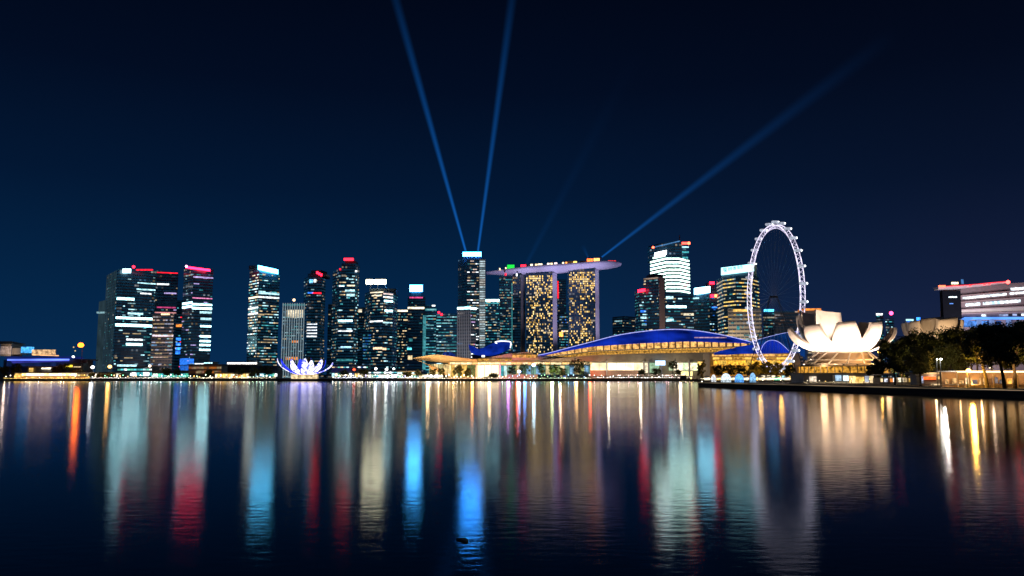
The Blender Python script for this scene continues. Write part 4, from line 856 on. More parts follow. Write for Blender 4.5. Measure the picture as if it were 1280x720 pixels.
for k in range(9): slabbox(lb, 'wall_light', em((1, .7, .6), .5), .6 + k * 1.6, 1.2 + k * 1.6, 433, 443, 868, 1)
slabbox(lb, 'side_wing', M_['conc'], 86, 109, 449.6, 466, 846, 12); slabbox(lb, 'wing_canopy', M_['grey'], 92, 112, 448.8, 450.6, 842, 18); slabbox(lb, 'column', pbr('pale_column', (.5, .42, .4), .6), 106, 108.5, 450, 468, 840, 2)
tr = thing('waterfront_terrace', (gx(60, 765), 768, GZ), 'long open terrace lit bright amber along the water at far left', 'terrace')
slabbox(tr, 'canopy', M_['white'], 18, 112, 465.6, 466.4, 762, 9); slabbox(tr, 'back_wall', M_['beige'], 20, 112, 466, 474, 772, 3)
bays(tr, 27, 96, 5.6, 466.8, 469.6, 768, [em((1, .62, .25), 3.2, .5, .3, 'AUTO'), em((1, .75, .42), 3.6, .4, .3, 'AUTO')], nm='lit_bay'); bays(tr, 18, 27, 4, 467, 472.6, 768, [em(GOLD, 1.4)], nm='lit_bay'); bays(tr, 96, 111, 4, 468, 470, 768, [em(GOLD, .6), em(CREAM, .7)], nm='lit_bay')
bays(tr, 20, 112, 4.6, 471, 472.4, 764, [em(GOLD, 1.2), em((1, .4, .1), .7)], nm='lit_bay')
kb = thing('restaurant_pavilion', (gx(70, 790), 790, GZ), 'small pavilion with bright strip window behind amber terrace', 'pavilion')
slabbox(kb, 'wall', M_['grey'], 34, 66, 459, 466, 790, 12); slabbox(kb, 'roof', M_['beige'], 32, 68, 457.8, 459.2, 787, 16); slabbox(kb, 'lit_window', em(CREAM, 2.4), 52, 64, 459.6, 461.4, 788, 1); slabbox(kb, 'lit_window', em(GOLD, .8), 36, 41, 460, 465, 788, 1)
kb = thing('restaurant_pavilion', (gx(92, 800), 800, GZ), 'small pavilion with yellow sign box under dark roof, left shore', 'pavilion')
slabbox(kb, 'wall', M_['dark'], 80, 104, 454, 464, 798, 10); slabbox(kb, 'yellow_sign', em((1, .68, .05), 1.8, .3), 82, 90, 456.2, 458.8, 796, 1); slabbox(kb, 'lit_strip', em(WARM, .8), 91, 101, 458, 459.2, 796, 1)

def podium(name, label, px0, px1, pyt, D, wall, mats, step=4, rows_=((463, 470),), cat='building', roofm=None, depth=18):
    r_ = thing(name, (gx((px0 + px1) / 2, D), D + depth / 2, GZ), label, cat)
    slabbox(r_, 'wall', wall, px0, px1, pyt, 475.5, D, depth); slabbox(r_, 'roof', roofm or M_['dark'], px0 - .5, px1 + .5, pyt - .8, pyt, D - 2, depth + 4)
    for y0, y1 in rows_: bays(r_, px0 + .6, px1 - .4, step, y0, y1, D - .7, mats)
    return r_
CY = [em(COOL, 1.5, .7), em(TEAL, .9, .7), em((.2, .8, .6), .9, .7), em(WHITE, 2.2, .6)]; AM = [em(GOLD, 1.3, .7), em(WARM, 1.5, .7), em(CREAM, 1.5, .6), em((.6, .45, .2), .3)]
MXD = CY + AM + [em((.05, .08, .1), .4), em((.1, .2, .5), .7)]
podium('shop_row', 'low shop row with warm lights under ribbed glass annex', 113, 152, 466, 800, M_['grey'], AM, 3.4, ((467.2, 470.5),), 'shops')
podium('podium_block', 'blue-white glass podium at the foot of the banded tower', 146, 190, 459, 830, fac('teal'), CY, 4, ((461, 463), (465.5, 470)))
podium('podium_block', 'green-lit glass podium beneath the beige gridded block', 190, 236, 464, 825, fac('teal'), [em((.1, .75, .5), .8, .7), em(TEAL, .8, .7), em((.7, 1, .8), 1.6, .6)], 3.4, ((467, 471.5),))
podium('low_building', 'long brownish low building right of the red-lined tower', 235, 277, 456, 860, M_['beige'], [em((.9, .45, .3), .22, .8), em(WARM, .25), em(ORG, .3)], 3.2, ((458.5, 461), (463.5, 466.5)), roofm=M_['grey'])
podium('distant_hall', 'low distant hall with a row of bright white roof lights', 283, 322, 453, 1000, M_['dark'], [em((1, .92, .85), 2.6, .6, .6)], 2.9, ((453, 455.2),), roofm=M_['dark'])
podium('distant_hall', 'short distant hall with white lights behind brownish building', 254, 266, 453, 1000, M_['dark'], [em(COOL, 2.2, .6, .6)], 2.9, ((452.8, 454.4),), roofm=M_['dark'])
podium('shop_row', 'golden shop row at the water between the two tower groups', 268, 312, 466, 790, M_['beige'], [em(GOLD, 1.6, .6), em(WARM, 1.6, .7), em((1, .4, .1), 1, .6)], 3.2, ((467.5, 472),), 'shops')
podium('podium_block', 'glass podium with pale green lights left of glowing lotus', 312, 347, 458, 830, fac('dark'), CY, 3.4, ((467, 470.5),))
podium('podium_block', 'dark podium with blue-green lights right of glowing lotus', 414, 460, 457, 840, fac('blue'), MXD, 3.6, ((458.5, 459.6), (466.5, 471),))
podium('podium_block', 'podium with white shopfronts beneath the cream-signed tower', 460, 505, 463, 830, fac('blue'), CY + [eWb], 3.2, ((465, 466.5), (468.5, 472)))
podium('shop_row', 'bright shop row just left of the pointed canopy', 496, 524, 464, 800, M_['beige'], [em(CREAM, 1.8, .6), em(COOL, 1.6, .7), em((.3, .9, .6), .8)], 3, ((465.5, 467.5), (469, 472)), 'shops')

# pier and pontoons near 855
pr = thing('wooden_jetty', (gx(853, 690), 690, 0), 'small dark timber jetty with piles at the bend of the shore', 'jetty')
m = MB(); x0, x1 = gx(838, 690), gx(870, 690); m.box(x0, x1, 686, 696, 1.6, 2.1); m.build('deck', M_['wood'], pr)
for k in range(7):
    x = x0 + .5 + (x1 - x0 - 1) * k / 6; MB().tube((x, 687, -1), (x, 687, 3.4 + (k % 3) * .8), .35).build('pile', M_['wood'], pr)
MB().box(x0 + 8, x0 + 13, 689, 693, 2.1, 5.2).build('shelter', M_['dark'], pr); MB().box(x0 + 16, x0 + 17, 686.4, 686.6, 2.2, 3.2).build('lantern', em(GOLD, 5, 0), pr)

# dome tents and stalls on quay at 900-945
def tent(px, w, h, col, st, label, dark=M_['steel']):
    D = 405; x = gx(px, D, 475); r_ = w / FPX * D / 2
    t = thing('dome_tent', (x, D, NZ), label, 'tent')
    MB().ball((x, D, NZ + 1.2), r_, h / w * 1.5, 14, 5, 0.0).build('canopy', em(col, st, .6, 1.5), t)
    MB().prism([(x + math.cos(k * .785) * r_ * .97, D + math.sin(k * .785) * r_ * .97) for k in range(8)], NZ, NZ + 1.2).build('skirt', em(col, st * .6, .7, 1.5), t)
    MB().path([(x + math.cos(k * .2617) * r_, D - .02, NZ + 1.2 + math.sin(k * .2617) * r_ * h / w * 1.5) for k in range(13)], .12, 5).build('frame', dark, t)
tent(892, 6.5, 9, (.9, .95, 1), 1.0, 'narrow white dome tent, leftmost of those on the quay'); tent(907.5, 13, 11, (.75, .9, 1), 1.3, 'widest dome tent glowing pale blue-white on the quay'); tent(924, 11.5, 10, (.12, .4, 1), 1.5, 'vivid blue dome tent standing on the quay'); tent(941, 8, 12, (.3, .62, 1), 1.0, 'tall slim light blue dome tent on the quay')
for k, (px, c_, lb_) in enumerate(((884, CREAM, 'cream-lit stall left of the dome tents'), (899.5, GOLD, 'gold-lit stall between narrow and widest dome tents'), (916, WARM, 'amber-lit stall between widest and blue dome tents'), (932.5, CREAM, 'pale-lit stall between blue and slim dome tents'), (952, WARM, 'warm-lit stall right of the slim dome tent'), (961, CREAM, 'cream-lit stall below the wheel'), (972, GRN, 'greenish-lit stall below the wheel'), (984, CREAM, 'bright cream stall right of the wheel foot'), (996, WARM, 'amber stall beside the museum base'))):
    D = 412; x = gx(px, D, 475); t = thing('market_stall', (x, D, NZ), lb_, 'stall')
    MB().box(x - 1.9, x + 1.9, D - 1.2, D + 1.2, NZ, NZ + 1.0).build('counter', M_['wood'], t)
    MB().prism([(x - 2.1, D - 1.4), (x + 2.1, D - 1.4), (x + 2.1, D + 1.4), (x - 2.1, D + 1.4)], NZ + 2.4, NZ + 3.2, top=[(x - .3, D - .2), (x + .3, D - .2), (x + .3, D + .2), (x - .3, D + .2)]).build('awning', M_['white'], t)
    for sx_ in (-1, 1): MB().tube((x + 1.8 * sx_, D - 1.1, NZ), (x + 1.8 * sx_, D - 1.1, NZ + 2.5), .08).build('post', M_['steel'], t)
    MB().box(x - 1.5, x + 1.5, D + .3, D + .5, NZ + 1.1, NZ + 2.3).build('lit_panel', em(c_, 1.8, .7, 1.2), t)

# ------------------------------------------------------------------ right: media building, quay pavilions
RD = 620.0
rbld = thing('terminal_building', (gx(1235, RD), RD + 15, NZ), 'white multi-storey building with projecting red-lit roof at right edge', 'building')
wl = pbr('pinkish_cladding', (.46, .36, .36), .6)
WTOP = [(1201, 358), (1240, 355.3), (1345, 349)]
def rstrip(nm, mt, y0a, y0b, y1a, y1b, D, x0=1201, x1=1345, t=1): return strip(rbld, nm, mt, [(x0, y0a), (x1, y0b)], [(x0, y1a), (x1, y1b)], D, t)
rstrip('wall', pbr('mauve_cladding', (.30, .24, .26), .7), 358, 349, 470, 470, RD, t=30)
WB = [em((.80, .92, 1), 1.7, .7, .5), em((.95, .98, 1), 2.0, .6, .5)]
def wrow(x0, x1, ya, yb, h, step, mats, skip=0.0):
    x = x0
    while x < x1:
        y = ya + (yb - ya) * (x - 1201) / (1345 - 1201)
        if rnd.random() > skip: a_ = at(x, y + h, RD - .5); c_ = at(x + step - .5, y, RD - .5); MB().box(a_.x, c_.x, RD - .6, RD + .1, a_.z, c_.z).build('lit_window', rnd.choice(mats), rbld)
        x += step
wrow(1204, 1340, 371.6, 358, 2.5, 4.2, WB, .04); wrow(1204, 1275, 379.8, 369, 3.4, 3.6, WB + [em((.5, .8, 1), 1.3)], .22); wrow(1264, 1340, 364.5, 354, 3, 5, WB, .1); wrow(1222, 1340, 393.5, 391, 2.5, 5.5, [em((.5, .6, 1), .7), em((.05, .05, .1), .3), WB[0]], .3)
for y0, y1 in ((369.2, 356), (377.2, 365.5), (386.5, 379), (391.5, 387)): rstrip('floor_slab', wl, y0, y1, y0 + 1.2, y1 + 1.2, RD - 2.5, t=3)
rstrip('white_spandrel', M_['white'], 387.5, 380, 391.4, 386.5, RD - 1.2)
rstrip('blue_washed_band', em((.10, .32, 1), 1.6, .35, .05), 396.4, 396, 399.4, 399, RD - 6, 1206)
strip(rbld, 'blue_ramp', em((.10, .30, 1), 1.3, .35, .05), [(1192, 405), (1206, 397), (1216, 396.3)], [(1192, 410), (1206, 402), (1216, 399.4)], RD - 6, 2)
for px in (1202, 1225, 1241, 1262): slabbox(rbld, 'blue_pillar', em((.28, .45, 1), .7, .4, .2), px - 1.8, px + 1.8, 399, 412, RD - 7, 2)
wrow(1266, 1340, 402, 402, 4.5, 5, [em((.6, .85, 1), 1.8, .6), em((.3, .6, 1), 1)], .1); wrow(1204, 1262, 401, 401, 8, 6, [em((.03, .1, .4), .5, .6), em((.1, .3, .9), .8, .7)], .1)
slabbox(rbld, 'dark_sign_tower', pbr('black_panel', (.008, .01, .016), .9, spec=.05), 1184, 1200.4, 363.5, 470, RD - 4, 4)
sgn = bpy.data.objects[[o.name for o in rbld.children if o.name.startswith('dark_sign_tower')][0]]
def scrawl(px0, px1, py, h, D, n_, mt, seed):
    r2 = random.Random(seed); m = MB(); w = (px1 - px0) / n_
    for k in range(n_):
        a_ = at(px0 + k * w, py + h * .5, D); c_ = at(px0 + k * w + w * .72, py - h * .5, D); H_ = c_.z - a_.z; W_ = c_.x - a_.x
        m.box(a_.x, a_.x + W_ * .3, D - .2, D, a_.z, a_.z + H_ * r2.choice([.75, 1])); m.box(a_.x, c_.x, D - .35, D - .2, a_.z + H_ * .1, a_.z + H_ * .3)
        if r2.random() < .6: m.box(a_.x + W_ * .7, c_.x, D - .2, D, a_.z, a_.z + H_ * .7)
        if r2.random() < .6: m.box(a_.x, c_.x, D - .35, D - .2, a_.z + H_ * .55, a_.z + H_ * .75)
    ORI.setdefault(sgn.name, ORI[rbld.name]); m.build('sign_lettering', mt, sgn)
scrawl(1185.8, 1196.2, 371.2, 1.9, RD - 4, 8, em((.75, .9, 1), 3, 0), 1); scrawl(1187, 1191.5, 379.4, 1.4, RD - 4, 4, em((.15, .35, 1), 1.6, 0), 2)
A = [(1173, 358.6), (1200, 357.2), (1230, 354.6), (1262, 351.6)]; Bq = [(1173, 361.6), (1200, 360.6), (1230, 357.2), (1262, 353)]
MB().shell([at(x, y, RD - 12) for x, y in A], [at(x, y, RD - 12) for x, y in Bq], 7).build('projecting_roof', pbr('white_soffit', (.6, .58, .62), .5), rbld)
MB().path([at(x, y - .2, RD - 13) for x, y in A], .3, 6).build('red_edge_line', em((1, .04, .06), 1.6, .6, .15), rbld)
slabbox(rbld, 'red_roof_light', em((1, .12, .05), 5, 0), 1174, 1182, 356.6, 358.4, RD - 14, 1)
for px, py in ((1213, 357.2), (1231, 355.6), (1237, 355.2)): slabbox(rbld, 'red_roof_light', em((1, .05, .05), 4, 0), px - 1, px + 1, py - 1, py + .6, RD - 14, 1)
red_lamp(rbld, 1260, 352.6, RD - 14, 1.5, (1, .06, .05), 9, 1)
for px, c_ in ((1191, WARM), (1194, CREAM), (1197, WARM)): slabbox(rbld, 'roof_lamp', em(c_, 3, 0), px - .9, px + .9, 352.6, 355, RD - 8, 1)
slabbox(rbld, 'roof_cabin', M_['grey'], 1189, 1206, 355, 358.4, RD - 6, 8); slabbox(rbld, 'roof_mast', em((.1, .3, .7), .5), 1202.4, 1204.4, 349, 355, RD - 6, 1)
light(rbld, 'AREA', at(1240, 430, RD - 60), at(1240, 375, RD), (.95, .8, .85), 60000, 30, name='facade_wash')  # unseen area light added to lift the dark facade

# long pavilion, right
PD = 243.0
pv = thing('quay_pavilion', (gx(1240, PD), PD + 6, NZ), 'long open pavilion with a brilliant warm eave line at right edge', 'pavilion')
X0, X1 = gx(1192, PD, 470), gx(1400, PD, 470)
zr = zt(465, PD)
MB().box(X0, X1, PD - 2, PD + 10, zr, zr + .35).build('roof', M_['white'], pv)
MB().box(X0, X1, PD - 2.25, PD - 2.02, zr - .15, zr + .28).build('eave_light', em((1, .66, .30), 4.6, .3, .2, 'AUTO'), pv)
MB().box(X0, X1, PD + 7, PD + 8, NZ, zr).build('back_wall', pbr('warm_wall', (.20,.13,.08), .8, var=.5, scale=.6), pv)
for k in range(14):
    x = X0 + .5 + k * 3.6; MB().box(x - .18, x + .18, PD - 1.5, PD - 1.14, NZ, zr).build('column', pbr('amber_column', (.55, .38, .2), .6) if k == 0 else bpy.data.materials['amber_column'], pv)
for k in range(24):
    x = X0 + .6 + k * 2.1; c_ = rnd.choice([em((1, .45, .08), 1.2, .6, 1), em((1, .7, .4), 1.1, .7, 1), em((.5, .42, .42), .35, .7, 1), em((1, .55, .2), .8, .8, 1)])
    if rnd.random() < .8: MB().box(x, x + rnd.uniform(.8, 1.8), PD + 5.8, PD + 6, NZ + rnd.uniform(.9, 1.3), NZ + rnd.uniform(2.2, 3.2)).build('lit_display', c_, pv)
MB().box(X0 + 3, X1, PD - .9, PD - .3, NZ, NZ + .95).build('counter', pbr('counter_wood', (.42, .3, .2), .6), pv)
for k in range(6): light(pv, 'POINT', (X0 + 3 + k * 7, PD + 3, zr - .6), None, (1, .58, .24), 900, .3, name='ceiling_lamp')
pv2 = thing('quay_kiosk', (gx(1164, 300), 300, NZ), 'grey kiosk with a glowing orange red fascia under the trees', 'kiosk')
D = 300; z2 = zt(467.2, D)
MB().box(gx(1150, D, 470), gx(1185, D, 470), D, D + 7, NZ, z2).build('wall', pbr('kiosk_panel', (.18, .16, .17), .6), pv2)
MB().box(gx(1144, D, 470), gx(1187, D, 470), D - 2.5, D + 8, z2, z2 + .5).build('roof', M_['beige'], pv2)
MB().box(gx(1144, D, 470), gx(1149, D, 470), D - 1, D + 4, NZ, z2).build('side_screen', pbr('blue_grey_panel', (.25, .27, .33), .6), pv2)
slabbox(pv2, 'orange_fascia', em((1, .16, .03), 1.5, .5, .8, 'AUTO'), 1155, 1170, 471, 474.6, D - .5, .3); slabbox(pv2, 'lit_window', em((.7, .75, 1), .6, .6, 1), 1151, 1154, 470, 479, D - .4, .3)
slabbox(pv2, 'lit_window', em((1, .6, .2), .9, .6, 1), 1172, 1175.5, 470.5, 474, D - .4, .3); slabbox(pv2, 'lit_window', em((1, .6, .2), .8, .6, 1), 1179, 1184, 475, 481, D - .4, .3); slabbox(pv2, 'lit_window', em((1, .72, .4), .9, .6, 1), 1164, 1178, 479.8, 481.6, D - .5, .3)
MB().box(gx(1144, D, 470), gx(1187, D, 470), D - 2.6, D - 2.5, z2 + .1, z2 + .4).build('eave_light', em((1, .6, .25), 1.3, .5, .4), pv2)
light(pv2, 'POINT', (gx(1166, D, 470), D - 1.6, z2 - .5), None, (1, .6, .3), 500, .3, name='ceiling_lamp')
pv3 = thing('quay_kiosk', (gx(1120, 335), 335, NZ), 'small open cafe with mixed lights between museum and the trees', 'kiosk')
D = 335; z3 = zt(469, D)
MB().box(gx(1099, D, 470), gx(1142, D, 470), D, D + 6, NZ, z3 - 1).build('wall', pbr('cafe_wall', (.16, .13, .11), .7), pv3); MB().box(gx(1098, D, 470), gx(1142, D, 470), D - 3, D + 7, z3, z3 + .35).build('roof', M_['grey'], pv3)
for px, w, c_, s_ in ((1101, 3, WARM, 1), (1106, 3.5, (.8, .85, 1), .9), (1113, 3, ORG, .8), (1117, 2, WHITE, 1.4), (1123, 6, CREAM, 1.5), (1131, 2.4, WARM, .6), (1136, 3, GOLD, 1)): slabbox(pv3, 'lit_display', em(c_, s_, .7, .9), px, px + w, 471.5 + rnd.random() * 2, 477.5, D - .5, .3)
for k in range(6): MB().tube((gx(1100 + k * 8, D, 470), D - 2.6, NZ), (gx(1100 + k * 8, D, 470), D - 2.6, z3), .14).build('post', M_['dark'], pv3)
light(pv3, 'POINT', (gx(1125, D, 470), D - 2, z3 - .5), None, (1, .7, .4), 420, .3, name='ceiling_lamp')

# ------------------------------------------------------------------ lamps
def lamp_post(px, pyl, D, label, col, st, r_=.6, gz=GZ, group=None, energy=0, arm=True, name='street_lamp'):
    p = at(px, pyl, D); t = thing(name, (p.x, D, gz), label, 'street lamp', group)
    MB().tube((p.x, D + .2, gz), (p.x, D + .2, p.z + (.3 if arm else 0)), .16 if r_ < 1 else .3, .09 if r_ < 1 else .2, 6).build('pole', M_['dark'], t)
    if arm: MB().tube((p.x, D + .2, p.z + .3), (p.x, D - r_, p.z + .3), .08).build('arm', M_['dark'], t)
    MB().ball(p - Vector((0, r_ if arm else 0, 0)), r_, .8, 8, 6).build('lamp_head', em(col, st, 0, samp='AUTO'), t)
    if energy: light(t, 'POINT', p - Vector((0, r_ * 2 + .5, .3)), None, col, energy, max(.3, r_ * .8), name='lamp_bulb')
    return t
t = lamp_post(103, 431.5, 770, 'tall mast bearing a huge orange flood lamp at the far left shore', (1, .14, .008), 11, 2.8, energy=9000)
MB().tube(at(103, 431, 770.2), at(91, 435, 771), .3, .2).build('side_arm', M_['dark'], t)
for px, py in ((92, 434), (94, 438.5)): MB().ball(at(px, py, 770), .7, 1, 8, 5).build('side_lamp', em((.8, .6, .3), .8, .4), t)
lamp_post(92.5, 446, 780, 'white flood lamp on a short mast beside blue-roofed building', WHITE, 6, 1.2); lamp_post(117, 459, 775, 'round white lamp at the foot of ribbed glass annex', WHITE, 7, 1.7, energy=2000); lamp_post(138.5, 458.3, 775, 'wide orange lamp before the banded glass tower', (1, .5, .12), 7, 1.9, energy=3000)
lamp_post(188, 457.5, 775, 'warm vertical lamp below the beige gridded block', (1, .75, .5), 5, 1.4); lamp_post(443, 462, 775, 'red lamp on the shore right of glowing lotus', (1, .06, .02), 6, 1.3)
lamp_post(470, 461, 775, 'white lamp, left one of three below cream-signed tower', (.8, .9, 1), 7, 1.4, energy=1500); lamp_post(483.5, 461.5, 775, 'white lamp, middle one of three below cream-signed tower', (.9, 1, .95), 7, 1.4, energy=1500); lamp_post(492.5, 461, 775, 'white lamp, right one of three below cream-signed tower', (.85, 1, .9), 7, 1.1)
lamp_post(667, 456.5, 775, 'bluish white flood lamp among green trees before the mall', (.5, .85, 1), 10, 1.7, energy=6000); lamp_post(649, 464.5, 770, 'blue-white low lamp under green trees before the mall', (.3, .5, 1), 10, 1.6, energy=4000)
lamp_post(1003.5, 462.5, 440, 'dazzling white flood lamp beside the wheel foot and museum', (.95, .88, 1), 30, 1.35, gz=NZ, energy=30000, arm=False)
lamp_post(1175.5, 449, 244, 'twin white street lamp within the right-hand tree crowns', (1, .92, .78), 14, .34, gz=NZ, energy=1500)
lamp_post(1171, 449.2, 244.5, 'small companion white lamp left of the twin street lamp', (1, .92, .78), 12, .24, gz=NZ, energy=300)
lamp_post(1209, 463.3, 226, 'blazing orange street lamp in front of the long quay pavilion', (1, .50, .06), 26, .65, gz=NZ, energy=9000)
lamp_post(1236, 459.5, 250, 'faint amber lamp between two trunks above the long pavilion', (1, .7, .45), 4, .3, gz=NZ, energy=200)
lamp_post(1098, 440, 372, 'orange lamp glowing under the right side of museum petals', (1, .5, .1), 8, .8, gz=NZ, energy=5000)
# repeated small promenade lamps, zone by zone
ORD = 'first second third fourth fifth sixth seventh eighth ninth tenth eleventh twelfth thirteenth fourteenth fifteenth sixteenth seventeenth eighteenth nineteenth twentieth'.split() + ['twenty-' + w for w in 'first second third fourth fifth sixth seventh eighth ninth'.split()]
def lamp_row(zone, px0, px1, n_, cols, D=760, gz=GZ, y0=468.5, y1=472.5, r_=.42, sts=(3, 9)):
    proto = {}; cnt = {}
    for k in range(n_):
        px = px0 + (px1 - px0) * (k + rnd.uniform(.2, .8)) / n_; ci = rnd.randrange(len(cols)); cn, col = cols[ci]
        cnt[ci] = cnt.get(ci, 0) + 1; lb_ = '%s %s globe lamp from the left %s' % (ORD[cnt[ci] - 1], cn, zone)
        py = rnd.uniform(y0, y1); DD = D + rnd.uniform(-6, 6); p = at(px, py, DD)
        if ci not in proto:
            t = lamp_post(px, py, DD, lb_, col, rnd.uniform(*sts), r_, gz, 'promenade lamps', 110 if k % 3 == 0 else 0, arm=False, name='globe_lamp')
            proto[ci] = (t, kids_of(t), p.z)
        else:
            t0_, K, z0_ = proto[ci]; c = copy_tree(t0_, None, K); c['label'] = lb_; c.location = (p.x, DD, gz + (p.z - z0_)); c.location.z = gz
            c.scale = (1, 1, (p.z - gz) / (z0_ - gz))
lamp_row('below the blue-roofed left building', 4, 112, 20, [('amber', GOLD), ('cream', CREAM)])
lamp_row('at the foot of the left tower cluster', 113, 232, 30, [('amber', (1, .6, .25)), ('white', WHITE), ('green', (.3, 1, .6))])
lamp_row('in the gap left of the glowing lotus', 235, 345, 26, [('cream', CREAM), ('amber', GOLD), ('greenish', (.7, 1, .7))])
lamp_row('between glowing lotus and pointed canopy', 415, 520, 34, [('white', WHITE), ('cream', CREAM), ('violet', (.7, .6, 1))])
lamp_row('before the mall and its canopy', 520, 635, 26, [('cream', CREAM), ('amber', (1, .65, .3))])
lamp_row('among the trees before the mall', 635, 740, 24, [('green', (.5, 1, .5)), ('sky blue', (.4, .7, 1)), ('white', WHITE)])
lamp_row('in front of the long blue-roofed hall', 740, 868, 30, [('cream', CREAM), ('pink', (1, .6, .6)), ('white', WHITE)])
lamp_row('on the near quay by the dome tents', 872, 1000, 18, [('cream', CREAM), ('amber', GOLD)], 418, NZ, 473, 477, .26, (4, 9))
lamp_row('by the museum base and cafe', 1004, 1140, 12, [('amber', GOLD), ('cream', CREAM)], 352, NZ, 473.5, 477, .18, (3, 7))

# ------------------------------------------------------------------ trees
def crown_mesh(seed, R_, H, n_, size, cut=.25):
    r2 = random.Random(seed); m = MB(); cl = []
    for k in range(26):
        t = r2.uniform(0, 6.283); rr = math.sqrt(r2.random()) * R_ * .82; z = r2.uniform(-.45, .5) * H * (1 - (rr / R_) ** 2 * .55); cl.append((Vector((math.cos(t) * rr, math.sin(t) * rr, z)), r2.uniform(.20, .38) * R_))
    for k in range(n_):
        c, cr_ = r2.choice(cl); d = Vector((r2.gauss(0, 1), r2.gauss(0, 1), r2.gauss(0, .8))); d.normalize()
        p = c + d * cr_ * (r2.random() ** .4); a = Vector((r2.gauss(0, 1), r2.gauss(0, 1), r2.gauss(0, 1))).normalized(); b = a.orthogonal().normalized(); b = (b + a.cross(b) * r2.uniform(-1, 1)).normalized(); s_ = size * r2.uniform(.6, 1.4)
        m.face([p - a * s_, p + b * s_ * .55, p + a * s_, p - b * s_ * .55])
    return m
def tree(name, px, pyt, pyb, wpx, D, label, leaf, gz=GZ, n_=900, size=.5, trunk=.3, group=None, lean=0, seed=None):
    p = at(px, pyt, D); zb_ = zt(pyb, D); H = p.z - zb_; R_ = wpx / FPX * D / 2; x = gx(px, D, 470)
    t = thing(name, (x, D, gz), label, 'tree', group); c = Vector((p.x, D, zb_ + H * .52)); zc_ = c.z
    m = crown_mesh(seed if seed is not None else rnd.randrange(999), R_, H, n_, size); m.v = [v + c for v in m.v]
    cr_ = m.build('crown', leaf, t)
    m = MB(); base = Vector((x + lean, D, gz - .05)); fork = Vector((x, D, gz + (zc_ - gz) * .62))
    m.path([base, base.lerp(fork, .5) + Vector((trunk * .4, 0, 0)), fork], [trunk * 1.35, trunk, trunk * .8], 8)
    for k in range(6):
        a = k * 1.05 + rnd.random(); e = fork + Vector((math.cos(a) * R_ * .55, math.sin(a) * R_ * .55, H * .42 * rnd.uniform(.6, 1.1))); mid = fork.lerp(e, .5) + Vector((0, 0, H * .06)); m.path([fork, mid, e], [trunk * .6, trunk * .35, trunk * .12], 6)
    m.build('trunk', M_['bark'], t); return t
lm, ld_, lg = M_['leafm'], M_['leafd'], M_['leafg']
